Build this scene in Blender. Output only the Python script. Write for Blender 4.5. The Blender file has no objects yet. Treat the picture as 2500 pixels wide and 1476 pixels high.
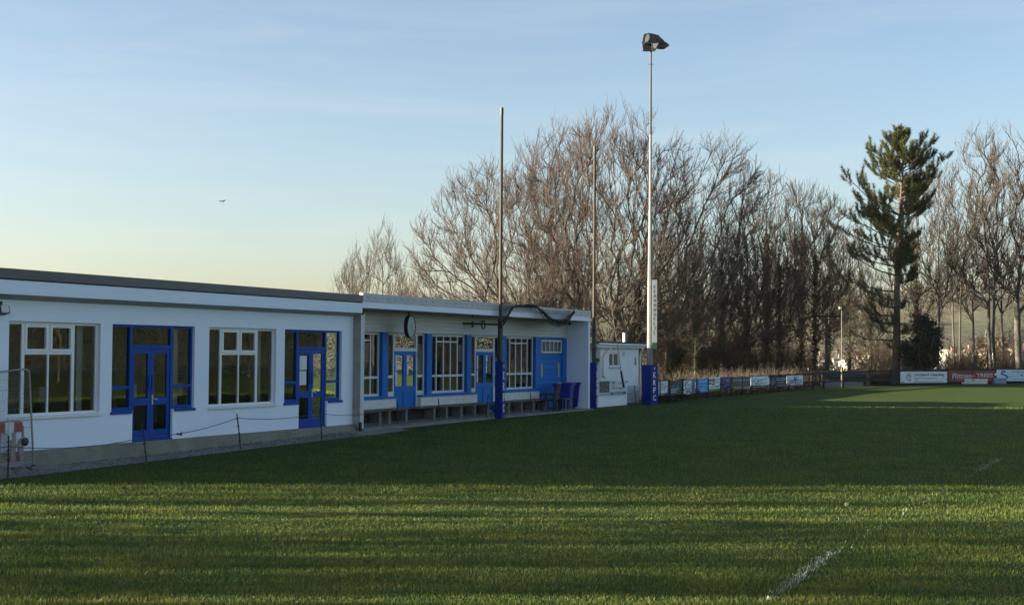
import bpy, bmesh, math, random
import numpy as np
from mathutils import Vector, Matrix
random.seed(7)
scene = bpy.context.scene
COL = scene.collection
R = math.radians

# ------------------------------------------------------------------ camera model
F = 3500.0; CX = 1250.0; CY = 738.0; CH = 2.5
PITCH = math.atan(120.7 / F); ROLL = 0.007
FW = np.array([0, math.cos(PITCH), math.sin(PITCH)]); U0 = np.array([0, -math.sin(PITCH), math.cos(PITCH)]); R0 = np.array([1.0, 0, 0])
RT = math.cos(ROLL) * R0 + math.sin(ROLL) * U0
UP = math.cos(ROLL) * U0 - math.sin(ROLL) * R0
CAM = np.array([0, 0, CH])
def ray(x, y):
    d = FW + RT * (x - CX) / F + UP * (CY - y) / F
    return d / d[1]
def at(x, y, Y):
    """world point seen at photo pixel x, y at distance Y"""
    return Vector(CAM + ray(x, y) * Y)
PSI = math.atan(1620 / 3500.0)
NV = np.array([math.cos(PSI), -math.sin(PSI), 0]); UV = np.array([math.sin(PSI), math.cos(PSI), 0]); C0 = -21.07
def fac(x, y, v):
    d = ray(x, y); t = (C0 + v) / (d @ NV); P = CAM + d * t
    return float(P @ UV), float(P[2])
def fw(u, v, z=0.0):
    """facade coordinates to world"""
    return Vector(UV * u + NV * (C0 + v) + np.array([0, 0, z]))
def sm(a, b, x):
    t = np.clip((np.asarray(x, dtype=float) - a) / (b - a), 0, 1)
    return t * t * (3 - 2 * t)
def zg(x, y):
    return 0.05 * sm(18, 30, y) + 0.21 * sm(28, 47, y) + 0.35 * sm(74, 100, y)
def gnd(x, y):
    d = ray(x, y); Y = 30.0
    for _ in range(80):
        Y = 0.5 * Y + 0.5 * (float(zg(d[0] * Y, Y)) - CH) / d[2]
    return Vector((d[0] * Y, Y, float(zg(d[0] * Y, Y))))

# ------------------------------------------------------------------ materials
def new_mat(name):
    m = bpy.data.materials.new(name); m.use_nodes = True
    nt = m.node_tree; nt.nodes.clear()
    out = nt.nodes.new('ShaderNodeOutputMaterial')
    return m, nt, out
def ramp(nt, fac_out, stops):
    r = nt.nodes.new('ShaderNodeValToRGB'); e = r.color_ramp.elements
    while len(e) < len(stops): e.new(0.5)
    for i, (p, c) in enumerate(stops):
        e[i].position = p; e[i].color = (*c, 1)
    nt.links.new(fac_out, r.inputs[0]); return r.outputs[0]
def noise(nt, scale, detail=4, rough=0.6, coord='Object', stretch=None, dist=0.0):
    tc = nt.nodes.new('ShaderNodeTexCoord'); n = nt.nodes.new('ShaderNodeTexNoise')
    n.inputs['Scale'].default_value = scale; n.inputs['Detail'].default_value = detail; n.inputs['Roughness'].default_value = rough
    n.inputs['Distortion'].default_value = dist
    src = tc.outputs[coord]
    if stretch:
        mp = nt.nodes.new('ShaderNodeMapping'); mp.inputs['Scale'].default_value = stretch
        nt.links.new(src, mp.inputs[0]); src = mp.outputs[0]
    nt.links.new(src, n.inputs['Vector']); return n.outputs['Fac']
def mixc(nt, f, a, b, mode='MIX'):
    m = nt.nodes.new('ShaderNodeMix'); m.data_type = 'RGBA'; m.blend_type = mode
    for s, v in ((m.inputs[0], f), (m.inputs[6], a), (m.inputs[7], b)):
        if hasattr(v, 'links'): nt.links.new(v, s)
        else: s.default_value = v if isinstance(v, (int, float)) else (*v, 1)
    return m.outputs[2]
def mat(name, col, col2=None, rough=0.6, scale=3.0, lo=0.35, hi=0.65, bump=0.0, bscale=None, metal=0.0, spec=0.5, stretch=None, col3=None, s3=0.7, f3=(0.55, 0.75), island=0.0):
    m, nt, out = new_mat(name)
    b = nt.nodes.new('ShaderNodeBsdfPrincipled'); nt.links.new(b.outputs[0], out.inputs[0])
    b.inputs['Roughness'].default_value = rough; b.inputs['Metallic'].default_value = metal
    b.inputs['Specular IOR Level'].default_value = spec
    if col2 is None: col2 = tuple(c * 0.88 for c in col)
    c = ramp(nt, noise(nt, scale, 5, 0.6, stretch=stretch), [(lo, col2), (hi, col)])
    if col3 is not None:
        c = mixc(nt, ramp(nt, noise(nt, s3, 4, 0.65), [(f3[0], (0, 0, 0)), (f3[1], (1, 1, 1))]), c, col3)
    if island:
        g = nt.nodes.new('ShaderNodeNewGeometry'); mr = nt.nodes.new('ShaderNodeMapRange')
        mr.inputs[3].default_value = 1 - island; mr.inputs[4].default_value = 1 + island
        nt.links.new(g.outputs['Random Per Island'], mr.inputs[0])
        vm = nt.nodes.new('ShaderNodeVectorMath'); vm.operation = 'SCALE'
        nt.links.new(c, vm.inputs[0]); nt.links.new(mr.outputs[0], vm.inputs['Scale']); c = vm.outputs[0]
    nt.links.new(c, b.inputs['Base Color'])
    if bump:
        bn = nt.nodes.new('ShaderNodeBump'); bn.inputs['Strength'].default_value = bump; bn.inputs['Distance'].default_value = 0.02
        nt.links.new(noise(nt, bscale or scale * 6, 5, 0.7), bn.inputs['Height']); nt.links.new(bn.outputs[0], b.inputs['Normal'])
    return m
def glass_mat(name, tint=(0.80, 0.86, 0.84), refl=1.0, wob=0.012):
    m, nt, out = new_mat(name)
    tr = nt.nodes.new('ShaderNodeBsdfTransparent'); tr.inputs[0].default_value = (*tint, 1)
    gl = nt.nodes.new('ShaderNodeBsdfGlossy'); gl.inputs['Roughness'].default_value = 0.01
    gl.inputs[0].default_value = (refl, refl, refl, 1)
    bn = nt.nodes.new('ShaderNodeBump'); bn.inputs['Strength'].default_value = wob * 10; bn.inputs['Distance'].default_value = 0.01
    nt.links.new(noise(nt, 1.6, 1, 0.4), bn.inputs['Height']); nt.links.new(bn.outputs[0], gl.inputs['Normal'])
    fr = nt.nodes.new('ShaderNodeFresnel'); fr.inputs[0].default_value = 1.9
    mx = nt.nodes.new('ShaderNodeMixShader')
    nt.links.new(fr.outputs[0], mx.inputs[0]); nt.links.new(tr.outputs[0], mx.inputs[1]); nt.links.new(gl.outputs[0], mx.inputs[2])
    nt.links.new(mx.outputs[0], out.inputs[0]); return m
def leaf_mat(name, c1, c2, scale=2.0, trans=0.3, island=0.35, rough=0.6):
    m, nt, out = new_mat(name)
    c = ramp(nt, noise(nt, scale, 4, 0.6), [(0.33, c1), (0.67, c2)])
    g = nt.nodes.new('ShaderNodeNewGeometry'); mr = nt.nodes.new('ShaderNodeMapRange')
    mr.inputs[3].default_value = 1 - island; mr.inputs[4].default_value = 1 + island
    nt.links.new(g.outputs['Random Per Island'], mr.inputs[0])
    vm = nt.nodes.new('ShaderNodeVectorMath'); vm.operation = 'SCALE'
    nt.links.new(c, vm.inputs[0]); nt.links.new(mr.outputs[0], vm.inputs['Scale']); c = vm.outputs[0]
    d = nt.nodes.new('ShaderNodeBsdfPrincipled'); d.inputs['Roughness'].default_value = rough; d.inputs['Specular IOR Level'].default_value = 0.25
    t = nt.nodes.new('ShaderNodeBsdfTranslucent')
    nt.links.new(c, d.inputs['Base Color']); nt.links.new(c, t.inputs[0])
    mx = nt.nodes.new('ShaderNodeMixShader'); mx.inputs[0].default_value = trans
    nt.links.new(d.outputs[0], mx.inputs[1]); nt.links.new(t.outputs[0], mx.inputs[2]); nt.links.new(mx.outputs[0], out.inputs[0])
    return m

M = {}
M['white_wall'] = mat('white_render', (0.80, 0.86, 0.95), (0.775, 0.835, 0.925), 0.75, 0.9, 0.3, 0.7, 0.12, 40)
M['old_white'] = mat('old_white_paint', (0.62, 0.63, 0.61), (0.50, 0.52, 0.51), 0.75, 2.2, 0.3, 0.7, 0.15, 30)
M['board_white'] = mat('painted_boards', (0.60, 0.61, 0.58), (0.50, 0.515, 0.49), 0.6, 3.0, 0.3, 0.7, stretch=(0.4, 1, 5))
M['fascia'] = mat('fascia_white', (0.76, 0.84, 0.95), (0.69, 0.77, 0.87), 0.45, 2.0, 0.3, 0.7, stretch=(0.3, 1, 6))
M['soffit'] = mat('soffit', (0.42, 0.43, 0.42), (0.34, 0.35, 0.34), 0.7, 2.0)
M['roof_grey'] = mat('roof_trim_grey', (0.11, 0.11, 0.108), (0.085, 0.085, 0.085), 0.5, 1.2, 0.3, 0.7, stretch=(0.4, 1, 3))
M['roof_zinc'] = mat('roof_trim_zinc', (0.50, 0.50, 0.50), (0.40, 0.40, 0.40), 0.45, 2.0, 0.3, 0.7)
M['roof_felt'] = mat('roof_felt', (0.06, 0.06, 0.06), (0.04, 0.04, 0.04), 0.9, 2.0)
M['dark_gap'] = mat('dark_gap', (0.02, 0.02, 0.022), None, 0.8)
M['concrete'] = mat('concrete_weathered', (0.38, 0.37, 0.35), (0.24, 0.235, 0.22), 0.9, 2.5, 0.3, 0.7, 0.3, 25, col3=(0.16, 0.155, 0.14), s3=1.1)
M['plinth'] = mat('plinth_render', (0.27, 0.26, 0.20), (0.18, 0.175, 0.14), 0.9, 1.8, 0.3, 0.7, 0.3, 25, col3=(0.12, 0.11, 0.09), s3=0.9)
M['slab'] = mat('paving', (0.25, 0.24, 0.225), (0.16, 0.155, 0.145), 0.9, 1.5, 0.3, 0.7, 0.3, 25)
M['blue_dark'] = mat('blue_gloss_paint', (0.006, 0.068, 0.33), (0.005, 0.058, 0.29), 0.45, 3.0, spec=.15)
M['blue'] = mat('blue_paint', (0.012, 0.155, 0.50), (0.010, 0.132, 0.45), 0.5, 2.5, spec=.15, stretch=(1, 1, 0.5))
M['upvc'] = mat('white_upvc', (0.80, 0.80, 0.80), (0.76, 0.76, 0.76), 0.3, 2.0)
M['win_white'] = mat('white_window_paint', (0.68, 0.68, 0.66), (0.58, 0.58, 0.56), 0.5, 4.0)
M['glass'] = glass_mat('window_glass')
M['metal'] = mat('galvanised_metal', (0.30, 0.31, 0.31), (0.22, 0.23, 0.23), 0.45, 6.0, metal=0.6)
M['pole_grey'] = mat('mast_grey', (0.23, 0.23, 0.235), (0.18, 0.18, 0.185), 0.5, 3.0, metal=0.2)
M['post_brown'] = mat('weathered_post', (0.062, 0.055, 0.048), (0.042, 0.037, 0.033), 0.8, 4.0, stretch=(1, 1, 0.2))
M['steel_dark'] = mat('dark_steel', (0.045, 0.048, 0.05), (0.03, 0.032, 0.034), 0.5, 5.0)
M['black'] = mat('black_plastic', (0.015, 0.015, 0.016), (0.01, 0.01, 0.011), 0.5, 4.0)
M['pad_blue'] = mat('pad_vinyl_blue', (0.006, 0.030, 0.25), (0.005, 0.024, 0.20), 0.5, 3.0, spec=.2)
M['bin_blue'] = mat('bin_plastic_blue', (0.012, 0.025, 0.30), (0.010, 0.02, 0.25), 0.4, 3.0)
M['letter_white'] = mat('white_lettering', (0.78, 0.78, 0.78), (0.72, 0.72, 0.72), 0.6, 6.0)
M['paper'] = mat('paper', (0.72, 0.74, 0.72), (0.62, 0.64, 0.63), 0.8, 9.0)
M['timber_dark'] = mat('creosoted_timber', (0.035, 0.028, 0.022), (0.022, 0.018, 0.015), 0.85, 4.0, stretch=(0.4, 0.4, 1))
M['timber'] = mat('grey_timber', (0.15, 0.125, 0.10), (0.09, 0.075, 0.06), 0.85, 4.0, stretch=(0.3, 1, 1))
M['block'] = mat('dense_block', (0.20, 0.19, 0.17), (0.13, 0.125, 0.11), 0.95, 5.0, bump=0.3)
M['gravel'] = mat('gravel', (0.30, 0.29, 0.28), (0.10, 0.10, 0.10), 0.95, 26.0, 0.38, 0.62, 0.9, 30)
M['shed_white'] = mat('shed_white_paint', (0.82, 0.84, 0.86), (0.76, 0.78, 0.80), 0.7, 1.2, bump=0.05, bscale=12)
M['rubble'] = mat('rubble_stone', (0.22, 0.18, 0.14), (0.08, 0.065, 0.055), 0.95, 5.0, 0.4, 0.6, 0.8, 9)
M['rope'] = mat('rope_blue', (0.09, 0.10, 0.16), (0.06, 0.07, 0.11), 0.9, 8)
M['stake'] = mat('stake_navy', (0.022, 0.024, 0.05), (0.016, 0.018, 0.03), 0.6, 8)
M['net'] = mat('net_black', (0.012, 0.013, 0.014), None, 0.9, 8)
M['silver'] = mat('lamp_silver', (0.62, 0.60, 0.54), (0.50, 0.48, 0.43), 0.4, 5, metal=0.3)
M['lampbody'] = mat('lamp_body', (0.045, 0.048, 0.052), (0.03, 0.03, 0.034), 0.45, 5)
M['barrier_red'] = mat('barrier_faded_red', (0.42, 0.30, 0.29), (0.34, 0.22, 0.21), 0.6, 5)
M['barrier_bright'] = mat('barrier_reflector_red', (0.40, 0.07, 0.06), (0.32, 0.05, 0.045), 0.4, 5)
M['chair'] = mat('chair_brown', (0.045, 0.032, 0.032), (0.03, 0.022, 0.022), 0.7, 6)
M['lens'] = mat('lamp_lens', (0.55, 0.55, 0.52), None, 0.15, 6)
M['yellow'] = mat('faded_yellow_strip', (0.58, 0.52, 0.20), (0.42, 0.38, 0.16), 0.6, 18)
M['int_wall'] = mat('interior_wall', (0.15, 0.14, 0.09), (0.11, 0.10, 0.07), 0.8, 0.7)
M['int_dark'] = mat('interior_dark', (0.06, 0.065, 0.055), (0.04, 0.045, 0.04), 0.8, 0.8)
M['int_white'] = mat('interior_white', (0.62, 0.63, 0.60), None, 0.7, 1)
M['int_red'] = mat('interior_red', (0.30, 0.04, 0.03), None, 0.7, 1)
M['bark'] = mat('bark', (0.1025, 0.0804, 0.0574), (0.0492, 0.0385, 0.0279), 0.9, 1.6, 0.3, 0.7, 0.4, 14)
M['bark_grey'] = mat('bark_grey', (0.1025, 0.1000, 0.0886), (0.0558, 0.0558, 0.0492), 0.9, 1.6, 0.3, 0.7, 0.4, 14)
M['twig'] = mat('twigs', (0.0672, 0.0508, 0.0410), (0.0328, 0.0254, 0.0213), 0.85, 0.35, 0.35, 0.65, island=0.35)
M['twig_grey'] = mat('twigs_grey', (0.0590, 0.0500, 0.0410), (0.0303, 0.0254, 0.0213), 0.85, 0.35, 0.35, 0.65, island=0.3)
M['twig_pale'] = mat('twigs_scrub', (0.082, 0.065, 0.037), (0.040, 0.032, 0.021), 0.85, 0.4, 0.35, 0.65, island=0.4)
M['ivy'] = leaf_mat('ivy_leaves', (0.018, 0.030, 0.010), (0.04, 0.058, 0.018), 1.5, 0.15)
M['needles'] = leaf_mat('pine_needles', (0.055, 0.070, 0.030), (0.10, 0.110, 0.045), 0.6, 0.3)
M['evergreen'] = leaf_mat('evergreen_leaves', (0.010, 0.020, 0.012), (0.022, 0.036, 0.02), 1.0, 0.1)
M['grass'] = leaf_mat('grass_blades', (0.052, 0.108, 0.024), (0.130, 0.155, 0.030), 0.8, 0.4, 0.45)
M['hedge_olive'] = leaf_mat('hedge_olive', (0.06, 0.06, 0.022), (0.11, 0.10, 0.04), 0.5, 0.3)
M['line_white'] = mat('line_paint', (0.33, 0.37, 0.37), (0.14, 0.18, 0.15), 0.9, 6, island=0.4)

def ground_mat(name, pitch=True):
    m, nt, out = new_mat(name)
    b = nt.nodes.new('ShaderNodeBsdfPrincipled'); nt.links.new(b.outputs[0], out.inputs[0])
    b.inputs['Roughness'].default_value = 0.95; b.inputs['Specular IOR Level'].default_value = 0.1
    if pitch:
        c = ramp(nt, noise(nt, 0.8, 6, 0.7), [(0.3, (0.024, 0.052, 0.014)), (0.7, (0.048, 0.084, 0.020))])
        c = mixc(nt, ramp(nt, noise(nt, 14, 3, 0.7), [(0.4, (0, 0, 0)), (0.7, (1, 1, 1))]), c, (0.062, 0.090, 0.024))
        c = mixc(nt, ramp(nt, noise(nt, 5, 4, 0.7), [(0.6, (0, 0, 0)), (0.8, (0.7, 0.7, 0.7))]), c, (0.05, 0.05, 0.022))
        hs = 30
    else:
        c = ramp(nt, noise(nt, 0.012, 5, 0.6), [(0.38, (0.13, 0.145, 0.095)), (0.5, (0.175, 0.18, 0.12)), (0.56, (0.13, 0.115, 0.09)), (0.64, (0.105, 0.095, 0.075))])  # land colours paled to carry the distance haze on the hillside
        c = mixc(nt, ramp(nt, noise(nt, 0.35, 5, 0.75), [(0.4, (0, 0, 0)), (0.7, (1, 1, 1))]), c, (0.062, 0.055, 0.03))
        hs = 2
    nt.links.new(c, b.inputs['Base Color'])
    bn = nt.nodes.new('ShaderNodeBump'); bn.inputs['Strength'].default_value = 0.8; bn.inputs['Distance'].default_value = 0.06
    nt.links.new(noise(nt, hs, 5, 0.8), bn.inputs['Height']); nt.links.new(bn.outputs[0], b.inputs['Normal'])
    return m
M['pitch'] = ground_mat('pitch_turf'); M['terrain'] = ground_mat('rough_land', False)

def flat(name, c, rough=0.5):
    if name not in M: M[name] = mat(name, c, tuple(x * 0.9 for x in c), rough, 6)
    return M[name]

# ------------------------------------------------------------------ mesh helpers
class MB:
    """collects quads/tris; faces carry a material slot"""
    def __init__(s): s.v = []; s.f = []; s.m = []; s.sm = []
    def add(s, vs, fs, mi=0, smooth=False):
        o = len(s.v); s.v += [tuple(v) for v in vs]
        for f in fs: s.f.append(tuple(i + o for i in f)); s.m.append(mi); s.sm.append(smooth)
        return s
    def box(s, x0, x1, y0, y1, z0, z1, mi=0):
        x0, x1 = min(x0, x1), max(x0, x1); y0, y1 = min(y0, y1), max(y0, y1); z0, z1 = min(z0, z1), max(z0, z1)
        return s.add([(x0, y0, z0), (x1, y0, z0), (x1, y1, z0), (x0, y1, z0), (x0, y0, z1), (x1, y0, z1), (x1, y1, z1), (x0, y1, z1)],
                     [(0, 3, 2, 1), (4, 5, 6, 7), (0, 1, 5, 4), (1, 2, 6, 5), (2, 3, 7, 6), (3, 0, 4, 7)], mi)
    def quad(s, a, b, c, d, mi=0): return s.add([a, b, c, d], [(0, 1, 2, 3)], mi)
    def prism(s, prof, axis, a, b, mi=0):
        """extrude a polygon (two coords) along axis from a to b"""
        n = len(prof)
        def p(q, t): return (t, q[0], q[1]) if axis == 'x' else (q[0], t, q[1]) if axis == 'y' else (q[0], q[1], t)
        vs = [p(q, a) for q in prof] + [p(q, b) for q in prof]
        fs = [tuple(range(n)), tuple(range(2 * n - 1, n - 1, -1))] + [(i, i + n, (i + 1) % n + n, (i + 1) % n) for i in range(n)]
        return s.add(vs, fs, mi)
    def tube(s, pts, r, n=8, mi=0, cap=True, smooth=True):
        pts = [Vector(p) for p in pts]; rs = r if isinstance(r, (list, tuple)) else [r] * len(pts)
        vs = []; ref = Vector((0.31, 0.17, 0.93))
        for i, p in enumerate(pts):
            t = (pts[min(i + 1, len(pts) - 1)] - pts[max(i - 1, 0)]).normalized()
            if abs(t.dot(ref)) > 0.95: ref = Vector((1, 0.1, 0))
            a = t.cross(ref).normalized(); b = t.cross(a)
            for k in range(n):
                an = 2 * math.pi * k / n + math.pi / n
                vs.append(p + (a * math.cos(an) + b * math.sin(an)) * rs[i])
        fs = [(i * n + k, i * n + (k + 1) % n, (i + 1) * n + (k + 1) % n, (i + 1) * n + k) for i in range(len(pts) - 1) for k in range(n)]
        s.add(vs, fs, mi, smooth)
        if cap: s.add(vs[:n], [tuple(range(n - 1, -1, -1))], mi); s.add(vs[-n:], [tuple(range(n))], mi)
        return s
    def sphere(s, c, rx, ry, rz, mi=0, seg=12, ring=8):
        vs = []; fs = []
        for i in range(ring + 1):
            th = math.pi * i / ring
            for k in range(seg):
                ph = 2 * math.pi * k / seg
                vs.append((c[0] + rx * math.sin(th) * math.cos(ph), c[1] + ry * math.sin(th) * math.sin(ph), c[2] + rz * math.cos(th)))
        for i in range(ring):
            for k in range(seg): fs.append((i * seg + k, (i + 1) * seg + k, (i + 1) * seg + (k + 1) % seg, i * seg + (k + 1) % seg))
        return s.add(vs, fs, mi, True)
    def build(s, name, mats, parent=None, bevel=0.0):
        me = bpy.data.meshes.new(name); me.from_pydata(s.v, [], s.f)
        ms = mats if isinstance(mats, (list, tuple)) else [mats]
        for x in ms: me.materials.append(x)
        me.polygons.foreach_set('material_index', s.m); me.polygons.foreach_set('use_smooth', s.sm)
        me.update()
        bm = bmesh.new(); bm.from_mesh(me); bmesh.ops.recalc_face_normals(bm, faces=bm.faces); bm.to_mesh(me); bm.free()
        o = bpy.data.objects.new(name, me); COL.objects.link(o)
        if parent is not None: o.parent = parent
        if bevel:
            b = o.modifiers.new('edge', 'BEVEL'); b.width = bevel; b.segments = 2; b.limit_method = 'ANGLE'
        return o
def np_mesh(name, V, Q, mats, parent=None, T=None, smooth=False, mi=None):
    """mesh from arrays of quads Q and/or triangles T"""
    me = bpy.data.meshes.new(name)
    V = np.asarray(V, np.float32).reshape(-1, 3); me.vertices.add(len(V)); me.vertices.foreach_set('co', V.ravel())
    nq = 0 if Q is None else len(Q); ntr = 0 if T is None else len(T)
    idx = np.concatenate([np.asarray(a, np.int32).ravel() for a in (Q, T) if a is not None and len(a)])
    me.loops.add(len(idx)); me.loops.foreach_set('vertex_index', idx)
    me.polygons.add(nq + ntr)
    ls = np.concatenate([np.arange(nq) * 4, nq * 4 + np.arange(ntr) * 3]).astype(np.int32)
    me.polygons.foreach_set('loop_start', ls)
    me.polygons.foreach_set('loop_total', np.concatenate([np.full(nq, 4), np.full(ntr, 3)]).astype(np.int32))
    for x in (mats if isinstance(mats, (list, tuple)) else [mats]): me.materials.append(x)
    if mi is not None: me.polygons.foreach_set('material_index', np.asarray(mi, np.int32))
    if smooth: me.polygons.foreach_set('use_smooth', np.ones(nq + ntr, bool))
    me.update(calc_edges=True); me.validate()
    o = bpy.data.objects.new(name, me); COL.objects.link(o)
    if parent is not None: o.parent = parent
    return o
def tag(o, label, cat, group=None):
    o['label'] = label; o['category'] = cat
    if group: o['group'] = group
    return o
def thing(name, label, cat, loc=(0, 0, 0), rz=0.0, group=None):
    o = bpy.data.objects.new(name, None); o.empty_display_size = 0.3; COL.objects.link(o)
    o.location = loc; o.rotation_euler = (0, 0, rz)
    return tag(o, label, cat, group)
def kind(o, k): o['kind'] = k; return o
def dup(root, loc=None, rz=None, sc=None, label=None):
    c = root.copy(); COL.objects.link(c)
    if loc is not None: c.location = loc
    if rz is not None: c.rotation_euler = (0, 0, rz)
    if sc is not None: c.scale = sc if isinstance(sc, (tuple, list)) else (sc, sc, sc)
    if label: c['label'] = label
    for ch in list(root.children):
        d = ch.copy(); COL.objects.link(d); d.parent = c
        for g in list(ch.children):
            e = g.copy(); COL.objects.link(e); e.parent = d
    return c
def text_geo(s, w=None, h=None, bold=0.0, extrude=0.004):
    cu = bpy.data.curves.new('lettering', 'FONT'); cu.body = s; cu.size = 1.0; cu.extrude = extrude; cu.offset = bold
    cu.resolution_u = 3; cu.align_x = 'CENTER'
    o = bpy.data.objects.new('lettering', cu); COL.objects.link(o)
    dg = bpy.context.evaluated_depsgraph_get(); dg.update()
    me = bpy.data.meshes.new_from_object(o.evaluated_get(dg))
    vs = [list(v.co) for v in me.vertices]; fs = [tuple(p.vertices) for p in me.polygons]
    bpy.data.objects.remove(o); bpy.data.curves.remove(cu); bpy.data.meshes.remove(me)
    xs = [v[0] for v in vs]; ys = [v[1] for v in vs]
    x0, x1, y0, y1 = min(xs), max(xs), min(ys), max(ys)
    sx = (w / (x1 - x0)) if w else None; sy = (h / (y1 - y0)) if h else None
    sx = sx or sy; sy = sy or sx
    return [((v[0] - (x0 + x1) / 2) * sx, (v[1] - (y0 + y1) / 2) * sy, v[2]) for v in vs], fs
def put_text(mb, s, cx, cz, w=None, h=None, y=-0.02, bold=0.0, mi=0):
    """lettering in the local x/z plane facing -y"""
    vs, fs = text_geo(s, w, h, bold)
    mb.add([(cx + a, y - c, cz + b) for a, b, c in vs], fs, mi)

# ================================================================== CLUBHOUSE
RZ = math.pi / 2 - PSI
ORG = Vector(NV * C0)
def facade_root(name, label, cat, u0=0.0, v0=0.0):
    # children are written in (u, -v, z) measured from the facade origin
    o = thing(name, label, cat, tuple(ORG), RZ); return o
CB = facade_root('clubhouse', 'long single-storey white clubhouse with a flat grey roof and bright blue doors beside the pitch', 'building')

def holes_wall(mb, x0, x1, z0, z1, yf, yb, holes, mi=0):
    xs = sorted({x0, x1, *[h[0] for h in holes], *[h[1] for h in holes]}); zs = sorted({z0, z1, *[h[2] for h in holes], *[h[3] for h in holes]})
    def solid(i, k):
        if not (0 <= i < len(xs) - 1 and 0 <= k < len(zs) - 1): return False
        cx = (xs[i] + xs[i + 1]) / 2; cz = (zs[k] + zs[k + 1]) / 2
        return not any(h[0] < cx < h[1] and h[2] < cz < h[3] for h in holes)
    for i in range(len(xs) - 1):
        for k in range(len(zs) - 1):
            if not solid(i, k): continue
            a, b, c, d = xs[i], xs[i + 1], zs[k], zs[k + 1]
            mb.quad((a, yf, c), (b, yf, c), (b, yf, d), (a, yf, d), mi); mb.quad((a, yb, d), (b, yb, d), (b, yb, c), (a, yb, c), mi)
            if not solid(i - 1, k): mb.quad((a, yb, c), (a, yf, c), (a, yf, d), (a, yb, d), mi)
            if not solid(i + 1, k): mb.quad((b, yf, c), (b, yb, c), (b, yb, d), (b, yf, d), mi)
            if not solid(i, k - 1): mb.quad((a, yb, c), (b, yb, c), (b, yf, c), (a, yf, c), mi)
            if not solid(i, k + 1): mb.quad((a, yf, d), (b, yf, d), (b, yb, d), (a, yb, d), mi)

ZF = 0.44; ZS = 1.13; ZH = 3.05
W1 = (21.70, 24.38); D1 = (24.76, 27.66); W2 = (28.22, 31.05); D2 = (31.44, 34.26)
DD1 = (25.46, 26.87); DD2 = (32.13, 33.51)
# front wall of the near wing
mb = MB()
holes = [(*W1, ZS, ZH), (*W2, ZS, ZH), (*D1, ZS, ZH), (DD1[0], DD1[1], ZF, ZS), (*D2, ZS, ZH), (DD2[0], DD2[1], ZF, ZS)]
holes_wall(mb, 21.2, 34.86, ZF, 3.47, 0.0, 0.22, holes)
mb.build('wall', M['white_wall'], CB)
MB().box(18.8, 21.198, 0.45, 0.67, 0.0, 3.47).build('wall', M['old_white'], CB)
# recess back wall with its openings
PIERS = [(37.60, 37.95), (40.45, 40.78), (43.30, 43.62), (46.10, 46.43), (49.00, 49.28)]
YW = 0.73; YP = 0.62
ZR0 = 0.32
mb = MB()
# frieze of painted boards above the openings
zz = 3.07
k = 0
while zz < 3.66:
    mb.box(35.04, 52.03, YP + 0.0015 * (k % 2), YP + 0.14, zz, min(zz + 0.118, 3.69)); zz += 0.1215; k += 1
mb.build('frieze', M['board_white'], CB)
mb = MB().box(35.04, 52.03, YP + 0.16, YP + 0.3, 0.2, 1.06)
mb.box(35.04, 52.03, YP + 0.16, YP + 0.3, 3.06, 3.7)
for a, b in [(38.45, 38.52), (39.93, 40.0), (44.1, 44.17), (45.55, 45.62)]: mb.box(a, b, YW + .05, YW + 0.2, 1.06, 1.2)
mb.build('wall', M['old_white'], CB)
for a, b in PIERS:
    MB().box(a, b, YP, YP + 0.20, 0.9, 3.069).build('pier', M['blue'], CB)
# fins
mb = MB().box(34.862, 35.038, -0.25, 0.9, 0.0, 3.55); mb.build('fin_wall', [M['concrete']], CB)
MB().box(34.856, 35.044, -0.262, -0.2505, 0.0, 3.56).build('fin_edge', M['old_white'], CB)
MB().box(52.035, 52.22, -0.28, 1.2, 0.1, 3.73).build('fin_wall', M['white_wall'], CB)
MB().box(18.8, 19.0, .671, 8.599, 0.0, 3.5).build('wall', M['old_white'], CB)
# other outside walls
MB().box(18.8, 52.2, 8.6, 8.8, 0.0, 3.5).build('wall', M['old_white'], CB)
MB().box(52.0, 52.2, 1.21, 8.59, 0.0, 3.5).build('wall', M['old_white'], CB)
# roof and its trims
roof = MB().box(18.6, 52.2, -0.2, 8.9, 3.76, 3.98).build('roof', M['roof_felt'], CB)
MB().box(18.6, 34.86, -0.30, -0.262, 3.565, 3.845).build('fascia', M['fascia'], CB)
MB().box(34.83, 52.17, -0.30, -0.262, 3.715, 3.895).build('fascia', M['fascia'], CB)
MB().box(18.6, 34.84, -0.285, -0.262, 3.847, 3.872).build('shadow_gap', M['dark_gap'], CB)
for a, b in [(18.6, 21.3), (21.304, 28.4), (28.404, 34.84)]:
    MB().box(a, b, -0.325, -0.201, 3.874, 4.07).build('roof_trim', M['roof_grey'], CB)
mb = MB().box(34.846, 52.2, -0.318, -0.201, 3.897, 4.13)
for i in range(44):
    u = 35.1 + i * 0.39
    mb.box(u, u + 0.03, -0.3225, -0.3185, 4.0, 4.03, 1)
mb.build('roof_trim', [M['roof_zinc'], M['dark_gap']], CB)
# sloping soffits
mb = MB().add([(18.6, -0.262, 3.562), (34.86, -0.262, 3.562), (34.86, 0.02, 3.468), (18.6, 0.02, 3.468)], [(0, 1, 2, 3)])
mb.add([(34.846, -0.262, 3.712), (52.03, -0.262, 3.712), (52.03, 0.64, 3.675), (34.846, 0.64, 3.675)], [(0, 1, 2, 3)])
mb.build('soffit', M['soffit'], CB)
# downpipe corner at the end of the lower fascia
MB().tube([(34.9, -0.3, 3.70), (34.9, -0.3, 3.60), (34.9, -0.27, 3.52)], 0.035, 6).build('gutter_outlet', M['black'], CB)
MB().tube([(34.82, -0.29, 0.5), (34.82, -0.29, 0.12)], 0.05, 6).build('drain_pipe', M['black'], CB)
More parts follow.
